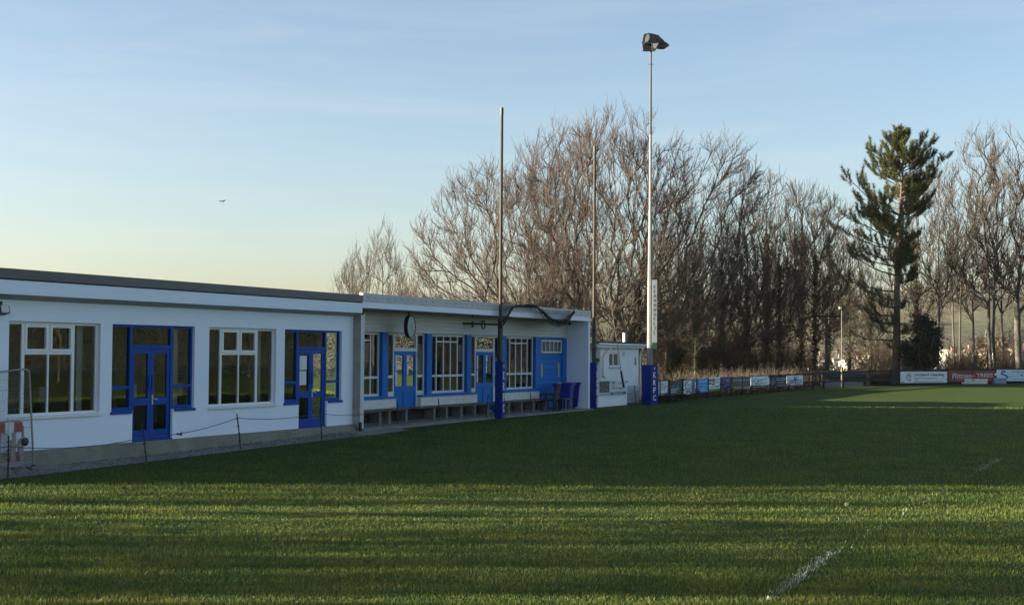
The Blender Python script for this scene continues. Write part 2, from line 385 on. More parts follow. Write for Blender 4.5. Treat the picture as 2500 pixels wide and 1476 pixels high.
# plinth
mb = MB().box(18.8, 34.86, -0.10, 0.2, 0.0, ZF - 0.002); mb.box(18.8, 34.86, -0.17, -0.101, 0.0, 0.375)
mb.build('plinth', M['plinth'], CB, 0.01)
# timber step strips on the plinth below the doors
# ---------------- windows of the near wing (white plastic)
def framed_window(root, x0, x1, z0, z1, y, mull, tops=None, sill=True, mt='upvc', fr=0.055, name='window', low=None):
    """mull: mullion positions; tops: (xa, xb, xmid, zt) opener pair"""
    mb = MB(); d = 0.06
    mb.box(x0, x0 + fr, y, y + d, z0, z1); mb.box(x1 - fr, x1, y, y + d, z0, z1)
    mb.box(x0 + fr, x1 - fr, y, y + d, z1 - fr, z1); mb.box(x0 + fr, x1 - fr, y, y + d, z0, z0 + fr)
    for m_ in mull: mb.box(m_ - 0.04, m_ + 0.04, y - .004, y + d - .004, z0 + fr, z1 - fr)
    w = mb.build(name, M[mt], root)
    if tops:
        xa, xb, xm, zt = tops
        mb = MB().box(xa + .04, xb - .04, y + 0.001, y + d - 0.001, zt - 0.04, zt + 0.02)
        mb.box(xm - 0.035, xm + 0.035, y + .002, y + d - 0.003, zt + 0.02, z1 - fr)
        mb.box(xm - 0.022, xm + 0.022, y + .002, y + d - 0.003, z0 + fr, zt - 0.04)
        mb.build('glazing_bar', M[mt], w)
        for a, b in ((xa + .04, xm - .035), (xm + .035, xb - .04)):   # projecting openers
            m2 = MB(); o = 0.055; yy = y - 0.022; za, zb = zt + 0.02, z1 - fr - 0.004
            m2.box(a, a + o, yy, y + .03, za, zb); m2.box(b - o, b, yy, y + .03, za, zb); m2.box(a + o, b - o, yy, y + .03, zb - o, zb); m2.box(a + o, b - o, yy, y + .03, za, za + o)
            m2.box((a + b) / 2 - .16, (a + b) / 2 + .16, yy - .015, yy - .0005, zb - .03, zb - .005)
            m2.build('opener', M[mt], w)
    MB().quad((x0 + .01, y + .03, z0 + .01), (x1 - .01, y + .03, z0 + .01), (x1 - .01, y + .03, z1 - .01), (x0 + .01, y + .03, z1 - .01)).build('pane', M['glass'], w)
    if sill: MB().box(x0 - 0.03, x1 + 0.03, y - 0.15, y + .03, z0 - 0.055, z0 + 0.004).build('sill', M[mt], w)
    return w
w1 = framed_window(CB, *W1, ZS, ZH, 0.09, [22.18, 23.63], (22.18, 23.63, 22.905, 2.42))
w2 = framed_window(CB, *W2, ZS, ZH, 0.09, [28.80, 30.30], (28.80, 30.30, 29.55, 2.42))

def notices(root, items, y):
    for (a, b, c, d, mm) in items:
        m_ = MB().box(a, b, y, y + .003, c, d)
        m_.build('notice', M[mm], root)
def blue_doorset(root, X, D):
    y = 0.07; d = 0.07; fr = 0.06
    mb = MB()
    mb.box(X[0], X[0] + fr, y, y + d, ZS, ZH); mb.box(X[1] - fr, X[1], y, y + d, ZS, ZH); mb.box(X[0] + fr, X[1] - fr, y, y + d, ZH - fr, ZH)
    for a in (D[0], D[1]):
        mb.box(a - 0.05 if a == D[0] else a - 0.03, a + 0.03 if a == D[0] else a + 0.05, y - .012, y + d, ZF + .01 if False else ZF, ZH - fr)
    mb.box(D[0] + .03, D[1] - .03, y - .008, y + d - .002, 2.52, 2.60)
    for a, b in ((X[0] + fr, D[0] - .05), (D[1] + .05, X[1] - fr)):
        mb.box(a, b, y, y + d, ZS, ZS + 0.08); mb.box(a, b, y + .001, y + d - .001, 1.62, 1.69)
    f = mb.build('door_frame', M['blue_dark'], root)
    for a, b in ((X[0], D[0]), (D[1], X[1])):
        MB().box(a - (.03 if a == X[0] else -.052), b + (.03 if b == X[1] else -.052), -0.035, y - .001, ZS - .055, ZS + .002).build('sill', M['blue_dark'], f)
    m2 = MB()
    for a, b, c, e in ((X[0] + .02, D[0] - .02, ZS + .02, ZH - .02), (D[1] + .02, X[1] - .02, ZS + .02, ZH - .02), (D[0] - .01, D[1] + .01, 2.55, ZH - .02)):
        m2.quad((a, y + .035, c), (b, y + .035, c), (b, y + .035, e), (a, y + .035, e))
    m2.build('pane', M['glass'], f)
    mid = (D[0] + D[1]) / 2
    doors = []
    for a, b in ((D[0] + .032, mid - .003), (mid + .003, D[1] - .032)):
        m3 = MB(); st = 0.105; yy = y + .006; dd = 0.05
        m3.box(a, a + st, yy, yy + dd, ZF + .03, 2.515); m3.box(b - st, b, yy, yy + dd, ZF + .03, 2.515)
        m3.box(a + st, b - st, yy, yy + dd, 2.515 - st, 2.515); m3.box(a + st, b - st, yy, yy + dd, ZF + .03, ZF + .24); m3.box(a + st, b - st, yy, yy + dd, 1.24, 1.40)
        dr = m3.build('door', M['blue_dark'], root)
        MB().quad((a + .05, yy + .025, ZF + .1), (b - .05, yy + .025, ZF + .1), (b - .05, yy + .025, 2.45), (a + .05, yy + .025, 2.45)).build('pane', M['glass'], dr)
        doors.append(dr)
    MB().box(mid - .085, mid - .025, y - .02, y + .006, 1.60, 1.92).build('push_plate', M['blue_dark'], doors[0])
    MB().box(mid + .025, mid + .085, y - .02, y + .006, 1.60, 1.92).build('push_plate', M['blue_dark'], doors[1])
    h = MB().box(mid + .035, mid + .075, y - .012, y + .005, 1.25, 1.47)
    h.tube([(mid + .055, y - .01, 1.38), (mid + .055, y - .05, 1.38), (mid + .17, y - .05, 1.37)], 0.012, 6); h.build('handle', M['silver'], doors[1])
    MB().box(D[0], D[1], 0.0, y + d, ZF - .001, ZF + .028).build('threshold', M['blue_dark'], root)
    return f, doors
f1, dl1 = blue_doorset(CB, D1, DD1)
f2, dl2 = blue_doorset(CB, D2, DD2)
notices(dl2[0], [(32.30, 32.64, 1.98, 2.36, 'paper'), (32.30, 32.62, 1.58, 1.95, 'paper')], 0.094)
notices(dl2[1], [(33.0, 33.18, 1.95, 2.32, 'paper')], 0.13)
notices(f2, [(33.72, 34.05, 1.23, 1.60, 'paper')], 0.16)

# ---------------- windows of the recess (white painted timber, many bars)
def bar_window(root, x0, x1, n=5, toplights=(1, 4)):
    y = YW; d = 0.06; z0, z1 = ZS + .02, 3.06; fr = 0.07; zt = 1.71; zl = 2.82
    mb = MB()
    mb.box(x0, x0 + fr, y, y + d, z0, z1); mb.box(x1 - fr, x1, y, y + d, z0, z1); mb.box(x0 + fr, x1 - fr, y, y + d, z1 - fr, z1); mb.box(x0 + fr, x1 - fr, y - .02, y + d, z0, z0 + fr)
    w = mb.build('window', M['win_white'], root)
    g = MB()
    xs = [x0 + (x1 - x0) * k / n for k in range(1, n)]
    for x in xs: g.box(x - .028, x + .028, y + .004, y + d - .004, z0 + fr, z1 - fr)
    g.box(x0 + fr, x1 - fr, y - .004, y + d - .01, zt - .035, zt + .035)
    allx = [x0] + xs + [x1]
    g.box(allx[toplights[0]] + .028, allx[toplights[1]] - .028, y + .002, y + d - .006, zl - .025, zl + .025)
    g.build('glazing_bar', M['win_white'], w)
    MB().quad((x0 + .01, y + .035, z0 + .01), (x1 - .01, y + .035, z0 + .01), (x1 - .01, y + .035, z1 - .01), (x0 + .01, y + .035, z1 - .01)).build('pane', M['glass'], w)
    MB().box(x0 - .0, x1 + .0, YP + .02, y + d, z0 - .1, z0 - .001).build('sill', M['blue'], w)
    return w
bar_window(CB, 35.06, 37.59); wb = bar_window(CB, 40.79, 43.29); wc = bar_window(CB, 46.44, 48.99)
def recess_doorset(root, x0, x1, d0, d1):
    y = YW; d = .06; z1 = 3.06
    mb = MB()
    for a, b in ((x0, d0), (d1, x1)):
        mb.box(a, a + .06, y, y + d, 1.17, z1); mb.box(b - .06, b, y, y + d, 0.46, z1)
        mb.box(a + .06, b - .06, y, y + d, z1 - .06, z1); mb.box(a + .06, b - .06, y, y + d, 1.17, 1.26); mb.box(a + .06, b - .06, y + .002, y + d - .002, 1.68, 1.76)
    mb.box(d0, d1, y, y + d, z1 - .06, z1); mb.box(d0, d1, y - .006, y + d, 2.50, 2.60); mb.box(d0, d0 + .04, y, y + d, 2.6, z1 - .06); mb.box(d1 - .04, d1, y, y + d, 2.6, z1 - .06)
    f = mb.build('door_frame', M['win_white'], root)
    m2 = MB()
    for a, b, c, e in ((x0 + .03, d0 - .03, 1.2, 3.03), (d1 + .03, x1 - .03, 1.2, 3.03), (d0 + .01, d1 - .01, 2.55, 3.03)):
        m2.quad((a, y + .033, c), (b, y + .033, c), (b, y + .033, e), (a, y + .033, e))
    m2.build('pane', M['glass'], f)
    mid = (d0 + d1) / 2; out = []
    for a, b in ((d0 + .004, mid - .003), (mid + .003, d1 - .004)):
        m3 = MB(); st = .10; yy = y + .004; dd = .05; zb = .47
        m3.box(a, a + st, yy, yy + dd, zb, 2.495); m3.box(b - st, b, yy, yy + dd, zb, 2.495); m3.box(a + st, b - st, yy, yy + dd, 2.38, 2.495)
        m3.box(a + st, b - st, yy, yy + dd, 1.26, 1.42); m3.box(a + st, b - st, yy, yy + dd, zb, zb + .14); m3.box(a + st, b - st, yy + .02, yy + dd - .01, zb + .14, 1.26)
        dr = m3.build('door', M['blue'], root)
        MB().quad((a + .06, yy + .03, 1.38), (b - .06, yy + .03, 1.38), (b - .06, yy + .03, 2.42), (a + .06, yy + .03, 2.42)).build('pane', M['glass'], dr)
        out.append(dr)
    MB().box(d0 - .02, d1 + .02, y - .08, y + .07, .321, .468).build('doorstep', M['concrete'], root)
    for a, b in ((x0, d0 - .0), (d1, x1)):
        MB().box(a, b, y + .01, y + .05, .33, 1.169).build('side_panel', M['win_white'], root)
    return f, out
f3, dl3 = recess_doorset(CB, 37.96, 40.44, 38.50, 39.93)
f4, dl4 = recess_doorset(CB, 43.63, 46.09, 44.16, 45.60)
for dl, e in ((dl3, 38.5), (dl4, 44.16)):
    notices(dl[0], [(e + .12, e + .24, 1.9, 2.4, 'paper'), (e + .12, e + .24, 1.45, 1.86, 'paper')], YW + .02)
    notices(dl[1], [(e + .84, e + .98, 2.15, 2.42, 'paper'), (e + .86, e + .95, 1.75, 2.12, 'paper')], YW + .02)
# low white boarding with blue capping behind the benches
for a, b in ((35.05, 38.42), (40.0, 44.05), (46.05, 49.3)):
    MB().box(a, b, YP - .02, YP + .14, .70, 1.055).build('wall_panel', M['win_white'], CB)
    MB().box(a, b, YP - .05, YP + .14, 1.056, 1.12).build('wall_capping', M['blue'], CB)
    MB().box(a, b, YP + .03, YP + .14, .30, .699).build('wall_base', M['concrete'], CB)
# blue boarded bay with a high window and yellow grip strips
mb = MB()
for i in range(14):
    z = .34 + i * .19
    if z + .182 < 2.47: mb.box(49.29, 51.62, YP + .06 + .003 * (i % 2), YP + .12, z, z + .183)
mb.box(49.29, 49.62, YP + .055, YP + .13, .33, 3.05); mb.box(51.63, 52.03, YP + .01, YP + .13, .33, 3.05); mb.box(49.62, 51.63, YP + .058, YP + .125, 2.95, 3.05)
bp = mb.build('blue_panelling', M['blue'], CB)
for x in (49.62, 51.25): MB().box(x, x + .13, YP + .045, YP + .054, 1.56, 2.08).build('grip_strip', M['yellow'], bp)
w = MB(); x0, x1, z0, z1, y = 49.63, 51.6, 2.47, 2.96, YP + .04
w.box(x0, x0 + .06, y, y + .06, z0, z1); w.box(x1 - .06, x1, y, y + .06, z0, z1); w.box(x0 + .06, x1 - .06, y, y + .06, z0, z0 + .06); w.box(x0 + .06, x1 - .06, y, y + .06, z1 - .06, z1)
for k in range(1, 5): xx = x0 + (x1 - x0) * k / 5; w.box(xx - .025, xx + .025, y + .002, y + .055, z0 + .06, z1 - .06)
ww = w.build('window', M['win_white'], CB)
MB().quad((x0 + .02, y + .035, z0 + .02), (x1 - .02, y + .035, z0 + .02), (x1 - .02, y + .035, z1 - .02), (x0 + .02, y + .035, z1 - .02)).build('pane', M['glass'], ww)
MB().box(49.29, 52.02, YP + .28, YP + .3, 2.4, 3.0).build('blind', M['int_white'], CB)
# ---------------- interior seen through the glass
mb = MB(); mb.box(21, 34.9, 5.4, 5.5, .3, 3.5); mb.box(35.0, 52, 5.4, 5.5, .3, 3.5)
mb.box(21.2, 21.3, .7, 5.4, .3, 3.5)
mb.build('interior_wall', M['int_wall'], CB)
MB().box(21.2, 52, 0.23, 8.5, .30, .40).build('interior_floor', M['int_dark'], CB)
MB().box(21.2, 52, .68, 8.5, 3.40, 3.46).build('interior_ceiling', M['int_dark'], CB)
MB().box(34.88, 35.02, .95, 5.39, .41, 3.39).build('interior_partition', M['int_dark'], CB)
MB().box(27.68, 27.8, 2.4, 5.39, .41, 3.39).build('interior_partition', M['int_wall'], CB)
for a in (24.12, 27.4, 30.8, 34.0): MB().box(a, a + .18, .42, .62, .41, 3.39).build('interior_column', M['int_white'], CB)
for a in (22.4, 26.0, 29.3, 31.2):
    MB().box(a, a + .9, 3.2, 3.9, .41, 1.25).build('counter', M['int_dark'], CB)
    MB().box(a + .1, a + .3, 3.3, 3.5, 1.255, 1.6).build('urn', M['int_white'], CB)
mb = MB()
for a in (38.6, 42.2, 45.0, 47.6): MB().box(a, a + .55, 1.9, 1.92, 2.15, 2.75).build('wall_poster', M['int_white'], CB)
for a in (41.5, 47.0): MB().box(a, a + .7, 1.6, 1.62, 1.7, 2.3).build('wall_poster', M['int_white'], CB)
for a in (39.3, 41.1, 44.4, 46.7): MB().box(a, a + .5, 2.2, 2.22, 2.2, 2.6).build('wall_banner', M['int_red'], CB)

# verandah slab in front of the recess
kind(MB().box(34.87, 52.6, -0.36, .90, 0.05, ZR0).build('path', M['slab'], None), 'structure')
o = bpy.data.objects['path']; o.location = ORG; o.rotation_euler = (0, 0, RZ)
# gravel strip between grass and plinth
mb = MB()
pts_g = [(-60, 1182), (0, 1171), (150, 1153), (400, 1123), (640, 1093), (800, 1074), (900, 1063), (1000, 1050)]
ins = []
for x, y in pts_g: ins.append(gnd(x, y))
for i in range(len(ins) - 1):
    a, b = ins[i], ins[i + 1]
    def foot(p):
        u = float(np.array(p) @ UV); q = fw(u, -0.05 if u < 34.8 else .33); q.z = float(zg(q.x, q.y)) + .07; return q
    qa, qb = foot(a), foot(b)
    a2, b2 = a.copy(), b.copy(); a2.z += .012; b2.z += .012
    mb.quad(a2, b2, qb, qa)
gv = kind(mb.build('gravel_strip', M['gravel']), 'structure')
# loose stones
rng = np.random.default_rng(5)
vs = []; fs = []
for i in range(1500):
    k = rng.integers(0, len(ins) - 2); t = rng.random(); s = rng.random()
    e = ins[k].lerp(ins[k + 1], t); u = float(np.array(e) @ UV); q = fw(u, .17)
    p = e.lerp(q, s); z = float(zg(p.x, p.y)) + .012 + .058 * s; r = rng.uniform(.012, .035); o = len(vs)
    for dx, dy, dz in ((1, 0, 0), (0, 1, 0), (-1, 0, 0), (0, -1, 0), (0, 0, .8), (0, 0, -.5)):
        vs.append((p.x + dx * r * rng.uniform(.7, 1.3), p.y + dy * r * rng.uniform(.7, 1.3), z + dz * r))
    for a, b in ((0, 1), (1, 2), (2, 3), (3, 0)): fs += [(o + a, o + b, o + 4), (o + b, o + a, o + 5)]
st = np_mesh('gravel', vs, None, M['block'], None, np.array(fs)); kind(st, 'stuff'); st['label'] = 'loose grey gravel stones along the foot of the clubhouse'

# ---------------- benches
def bench(u0, u1, sup, label):
    rt = thing('bench', label, 'bench', tuple(fw((u0 + u1) / 2, -.38, ZR0)), RZ, 'low benches under the clubhouse windows')
    L = (u1 - u0) / 2
    m_ = MB().box(-L, L, -.21, -.01, .40, .455); m_.box(-L, L, .005, .19, .40, .455); m_.build('seat', M['timber'], rt, .006)
    for s_ in sup:
        x = s_ - (u0 + u1) / 2
        MB().box(x - .07, x + .07, -.17, .17, 0.0, .399).build('support', M['block'], rt, .01)
    MB().box(-L + .1, L - .1, .175, .195, .02, .39).build('back_board', M['timber_dark'], rt)
def ub(px): return fac(px, 1000, -.17)[0]
bench(35.12, ub(1000), [35.5, ub(932), ub(955), ub(996)], 'dark plank bench on concrete blocks just right of the rough concrete fin')
bench(ub(1024), ub(1197), [ub(1064), ub(1094), ub(1130), ub(1163), ub(1194)], 'longest plank bench, on five block supports between the two pale blue doors')
bench(ub(1229), ub(1338), [ub(1246), ub(1277), ub(1306), ub(1335)], 'plank bench on block supports between the slim brown post and the armchair')

# ---------------- clock
cu, cz = fac(1003, 797, .1)
ck = thing('wall_clock', 'big round black-rimmed clock hung under the eaves above a pale blue door', 'clock', tuple(fw(cu, .06, cz)), RZ + R(7))
m_ = MB(); n = 40
def disc(mb, r, y, mi=0):
    vs = [(r * math.cos(2 * math.pi * k / n), y, r * math.sin(2 * math.pi * k / n)) for k in range(n)]
    mb.add(vs, [tuple(range(n))], mi)
RC = .345
vs = []
for (r, y) in ((RC, .055), (RC, -.065), (RC - .03, -.065), (RC - .03, -.05)):
    vs += [(r * math.cos(2 * math.pi * k / n), y, r * math.sin(2 * math.pi * k / n)) for k in range(n)]
m_.add(vs, [(a * n + k, a * n + (k + 1) % n, (a + 1) * n + (k + 1) % n, (a + 1) * n + k) for a in range(3) for k in range(n)], 0, False)
disc(m_, RC, .055); m_.build('rim', M['black'], ck)
m_ = MB(); disc(m_, RC - .028, -.052); cf = m_.build('face', flat('clock_face', (0.36, 0.39, 0.39)), ck)
m_ = MB()
for k in range(12):
    a = math.pi * k / 6; c, s = math.cos(a), math.sin(a)
    m_.add([((.25 + dx) * c - dy * s, -.0535, (.25 + dx) * s + dy * c) for dx, dy in ((0, -.008), (.05, -.008), (.05, .008), (0, .008))], [(0, 1, 2, 3)])
m_.build('hour_mark', M['steel_dark'], cf)
m_ = MB()
for a, L, w_ in ((R(-72), .2, .012), (R(112), .13, .015)):
    c, s = math.cos(a), math.sin(a)
    m_.add([(x * c - y * s, -.057, x * s + y * c) for x, y in ((-.03, -w_), (L, -w_ * .6), (L, w_ * .6), (-.03, w_))], [(0, 1, 2, 3)])
m_.build('hand', M['steel_dark'], cf)
MB().tube([(0, .03, RC - .01), (0, .03, RC + .09)], .025, 6).build('bracket', M['black'], ck)

# small black lamps under the eaves
def eaves_lamp(px, py, v, label, s=1.0):
    u, z = fac(px, py, v)
    rt = thing('security_light', label, 'light', tuple(fw(u, v, z)), RZ, 'small lights fixed under the eaves')
    MB().prism([(-.09 * s, -.05 * s), (.06 * s, -.09 * s), (.08 * s, .05 * s), (-.06 * s, .09 * s)], 'x', -.12 * s, .12 * s).build('housing', M['black'], rt)
    MB().prism([(-.096 * s, -.03 * s), (-.091 * s, -.045 * s), (-.066 * s, .08 * s), (-.071 * s, .085 * s)], 'x', -.09 * s, .09 * s).build('lens', M['lens'], rt)
    MB().box(-.02, .02, .0, .06, .05 * s, .16 * s).build('bracket', M['black'], rt)
eaves_lamp(1425, 788.5, -.05, 'larger black floodlight under the eaves at the tip of the far end wall', 1.15)
eaves_lamp(1392, 790, -.5, 'smaller black lamp in the inner corner of the far end wall', .6)
eaves_lamp(4, 757, .12, 'black lamp at the very left end of the white clubhouse front', 1.1)
eaves_lamp(1155.5, 771.5, -.1, 'tiny black sensor lamp under the eaves above the bar with the ring', .35)

# ---------------- bins, chair, side table
def bin_(px, v, label, rz):
    u = fac(px, 960, v)[0]
    rt = thing('wheelie_bin', label, 'bin', tuple(fw(u, v, ZR0)), RZ + rz, 'blue wheelie bins by the end wall')
    b = MB(); w0, w1, d0, d1, H = .23, .29, .24, .34, .95
    def loop(w, d, z, o=0): return [(-w, -d + o, z), (w, -d + o, z), (w, d, z), (-w, d, z)]
    vs = loop(w0, d0, .06) + loop(w1 - .01, d1 - .01, H - .06) + loop(w1 + .015, d1 + .015, H - .05) + loop(w1 + .015, d1 + .015, H)
    fs = [(0, 3, 2, 1), (12, 13, 14, 15)] + [(a * 4 + k, a * 4 + (k + 1) % 4, a * 4 + 4 + (k + 1) % 4, a * 4 + 4 + k) for a in range(3) for k in range(4)]
    b.add(vs, fs); b.box(-.12, .12, -.262, -.235, .15, .75); b.build('body', M['bin_blue'], rt, .012)
    l = MB().prism([(-w1 - .03, H + .005), (w1 + .03, H + .005), (w1 + .02, H + .05), (.0, H + .085), (-w1 - .02, H + .05)], 'y', -d1 - .05, d1 + .02); l.build('lid', M['bin_blue'], rt, .01)
    MB().tube([(-.2, d1 + .02, H - .02), (-.2, d1 + .10, H), (.2, d1 + .10, H), (.2, d1 + .02, H - .02)], .015, 6).build('handle', M['black'], rt)
    for s in (-1, 1): MB().tube([(s * .25 - .025, d1 - .08, .10), (s * .25 + .025, d1 - .08, .10)], .10, 14).build('wheel', M['black'], rt)
bin_(1377, .0, 'nearer blue wheelie bin next to the side table', .12)
bin_(1402, -.38, 'blue wheelie bin against the white end wall', -.1)
pc = fac(1339, 960, -.05)[0]
ch = thing('armchair', 'dark brown armchair standing back to the pitch beside the blue bins', 'chair', tuple(fw(pc, .02, ZR0)), RZ + .1)
MB().add([(-.27, -.26, .42), (.27, -.26, .42), (.25, -.36, 1.02), (-.25, -.36, 1.02), (-.27, -.20, .42), (.27, -.20, .42), (.25, -.31, 1.03), (-.25, -.31, 1.03)],
         [(0, 1, 2, 3), (7, 6, 5, 4), (0, 4, 5, 1), (1, 5, 6, 2), (2, 6, 7, 3), (3, 7, 4, 0)]).build('backrest', M['chair'], ch, .015)
MB().box(-.26, .26, -.365, -.30, 1.032, 1.07).build('top_rail', M['metal'], ch)
MB().box(-.27, .27, -.19, .30, .38, .46).build('seat', M['chair'], ch, .02)
for s in (-1, 1):
    MB().box(s * .30 - .025, s * .30 + .025, -.25, .30, .60, .645).build('armrest', M['timber_dark'], ch)
    MB().box(s * .30 - .02, s * .30 + .02, -.25, -.20, 0, .599).build('leg', M['timber_dark'], ch)
    MB().box(s * .30 - .02, s * .30 + .02, .25, .30, 0, .599).build('leg', M['timber_dark'], ch)
MB().box(-.279, .279, -.235, -.215, .14, .17).build('stretcher', M['timber_dark'], ch)
pt = fac(1374, 990, .22)[0]
tb = thing('side_table', 'small low table with thin legs between the armchair and the blue bins', 'table', tuple(fw(pt, .28, ZR0)), RZ)
MB().box(-.30, .30, -.2, .2, .42, .46).build('table_top', M['timber'], tb)
for a in (-1, 1):
    for b in (-1, 1): MB().box(a * .28 - .018, a * .28 + .018, b * .18 - .018, b * .18 + .018, 0, .419).build('leg', M['metal'], tb)

# ---------------- tall net posts with pads
def padded(root, s, z0, z1, rot, letters=True, mb_mat='pad_blue', lift=0.0, zl=None):
    pd = MB(); h = s / 2
    rows = 6
    vs = []
    for i in range(rows + 1):
        z = z0 + (z1 - z0) * i / rows
        for k in range(4):
            a = math.pi / 4 + k * math.pi / 2 + rot
            rr = s / math.sqrt(2) * (1 + .02 * math.sin(i * 2.1 + k))
            vs.append((rr * math.cos(a), rr * math.sin(a), z))
    fs = [(i * 4 + k, i * 4 + (k + 1) % 4, i * 4 + 4 + (k + 1) % 4, i * 4 + 4 + k) for i in range(rows) for k in range(4)] + [(3, 2, 1, 0), tuple(range(rows * 4, rows * 4 + 4))]
    pd.add(vs, fs); p = pd.build('pad', M[mb_mat], root, .012)
    return p
def pad_letters(pad, s, ang, items):
    """letters on the pad face whose outward normal points at angle ang (world xy)"""
    n_ = Vector((math.cos(ang), math.sin(ang), 0)); t = Vector((-n_.y, n_.x, 0))
    mb = MB()
    for ch_, z, h, w_ in items:
        vs, fs = text_geo(ch_, w_, h, .02)
        mb.add([tuple(n_ * (s / 2 * 1.03 + .004 + c) + t * a + Vector((0, 0, z + b))) for a, b, c in vs], fs)
    return mb
LET = [('\u25A0', 0, 0, 0)]
def letter_block(pad, s, ang, ztop, zbot, wl):
    n_ = Vector((math.cos(ang), math.sin(ang), 0)); t = Vector((-n_.y, n_.x, 0)); H = ztop - zbot
    mb = MB()
    # small crest patch on top
    z = ztop - .05 * H
    for dx, dz, w_, h_ in ((0, 0, .07, .07), (.0, -.055, .035, .03)):
        mb.add([tuple(n_ * (s / 2 * 1.03 + .006) + t * (dx + a) + Vector((0, 0, z + dz + b))) for a, b in ((-w_ / 2, -h_ / 2), (w_ / 2, -h_ / 2), (w_ / 2, h_ / 2), (-w_ / 2, h_ / 2))], [(0, 1, 2, 3)])
    for i, c in enumerate('KRFC'):
        vs, fs = text_geo(c, wl, H * .155, .025)
        zc = ztop - H * (.235 + i * .205)
        mb.add([tuple(n_ * (s / 2 * 1.03 + .005 + e) + t * a + Vector((0, 0, zc + b))) for a, b, e in vs], fs)
    return mb.build('lettering', M['letter_white'], pad)

def net_post(px, base_y, top_y, Y, pad_h, label, pad_top_px):
    b = at(px, base_y, Y); b.z = float(zg(b.x, b.y))
    H = at(px, top_y, Y).z - b.z
    rt = thing('net_post', label, 'post', tuple(b), 0, 'tall slim posts carrying the ball net')
    MB().tube([(0, 0, 0), (0, 0, H * .32)], .085, 10).build('lower_pole', M['steel_dark'], rt)
    MB().tube([(0, 0, H * .32), (0, 0, H * .96), (0, 0, H * .985)], [.058, .050, .048], 10).build('upper_pole', M['post_brown'], rt)
    MB().tube([(0, 0, H * .975), (0, 0, H)], .056, 8).build('cap', M['steel_dark'], rt)
    return rt, b, H
p1, b1, H1 = net_post(1220, 1020, 263, 48.2, 1.9, 'taller-looking slim brown post with a blue pad, in front of the clubhouse windows', 878)
ANG = R(-22)
pd1 = padded(p1, .26, .02, 1.93, ANG); letter_block(pd1, .26, ANG, 1.86, .1, .13)
p2, b2, H2 = net_post(1449, 997, 357, 56.4, 1.8, 'slim brown post with a torn blue pad at the far corner of the clubhouse', 886)
pd2 = padded(p2, .27, .05, 1.85, ANG); letter_block(pd2, .27, ANG, 1.80, .05, .14)
m_ = MB()
for i in range(7):   # torn white backing at the pad's open edge
    z = .1 + i * .24; m_.box(.13, .17 + .02 * (i % 3), -.175 - .012 * (i % 2), -.145, z, z + .19)
m_.build('torn_backing', M['letter_white'], pd2)
m_ = MB()
m_.add([(-.19, -.13, 1.86), (.05, -.19, 1.84), (.02, -.17, 1.70), (-.15, -.12, 1.72), (-.17, -.10, 1.86), (.05, -.15, 1.84)], [(0, 1, 2, 3), (0, 1, 5, 4)]); m_.build('loose_flap', M['pad_blue'], pd2)
# clamps
for z in (2.35, 3.1): MB().tube([(0, 0, z - .05), (0, 0, z + .05)], .10, 10).build('clamp', M['black'], p2)
MB().box(.06, .22, -.1, .05, 1.86, 2.02).build('control_box', flat('green_box', (.02, .09, .07)), p2)
# horizontal arm with ring on the first post
za = at(1218, 792, 48.2).z - b1.z
MB().tube([(-1.33, -.1, za + .03), (0.02, -.1, za)], .035, 6).build('arm', M['black'], p1)
m_ = MB(); rr = []
for k in range(15): a = 2 * math.pi * k / 14; rr.append((-.57 + .055 * math.cos(a), -.12 + .05 * math.cos(a), za - .01 + .14 * math.sin(a)))
m_.tube(rr, .022, 6); m_.build('ring', M['black'], p1)
m_ = MB().box(-.97, -.90, -.14, -.06, za - .10, za + .1); m_.build('clip', M['steel_dark'], p1)
m_ = MB()
for k in range(9):
    a = k * 2.2; m_.tube([(.08 * math.cos(a), -.08 + .06 * math.sin(a), za - .12), (.06 * math.cos(a + 1), -.1, za + .02 * k - .05), (.09 * math.cos(a + 2), -.06, za + .16)], .02, 5)
m_.build('knotted_rope', M['net'], p1)

# gathered ball net hanging between the posts, in front of the fascia
net = tag(bpy.data.objects.new('ball_net', None), 'gathered black ball net sagging across the clubhouse eaves between two posts', 'net'); COL.objects.link(net)
def npx(x, y, v): u, z = fac(x, y, v); return fw(u, v, z)
m_ = MB(); rn = random.Random(3)
VN = .5
def curve(ps, n_=14):
    ps = [Vector(p) for p in ps]; out = []
    for i in range(len(ps) - 1):
        p0 = ps[max(i - 1, 0)]; p1_ = ps[i]; p2_ = ps[i + 1]; p3 = ps[min(i + 2, len(ps) - 1)]
        for k in range(n_):
            t = k / n_; t2 = t * t; t3 = t2 * t
            out.append(.5 * ((2 * p1_) + (-p0 + p2_) * t + (2 * p0 - 5 * p1_ + 4 * p2_ - p3) * t2 + (-p0 + 3 * p1_ - 3 * p2_ + p3) * t3))
    return out + [ps[-1]]
main = [(1228, 793), (1238, 778), (1247, 757), (1260, 746), (1300, 748), (1322, 757), (1340, 773), (1355, 783), (1372, 786), (1388, 776), (1402, 759)]
m_.tube(curve([npx(x, y, VN) for x, y in main]), .03, 6)
for off in range(11):
    pts = []
    for x, y in main[3:]:
        s = 0 if x > 1398 or x < 1300 else 1
        pts.append(npx(x + rn.uniform(-3, 3), y + s * rn.uniform(-7, 8) + 1.5 + rn.uniform(-1, 1.5), VN + rn.uniform(-.06, .1)))
    m_.tube(curve(pts, 6), rn.choice([.010, .014, .006]), 4, 0, False)
m_.tube(curve([npx(x, y, VN) for x, y in ((1316, 752), (1326, 775), (1345, 790), (1362, 797), (1385, 788), (1398, 765))], 6), .014, 4)
m_.build('net_rope', M['net'], net)
m_ = MB()   # mesh panel between post and eaves
A = [npx(x, y, VN) for x, y in ((1224, 740), (1224, 792), (1236, 780), (1258, 745))]
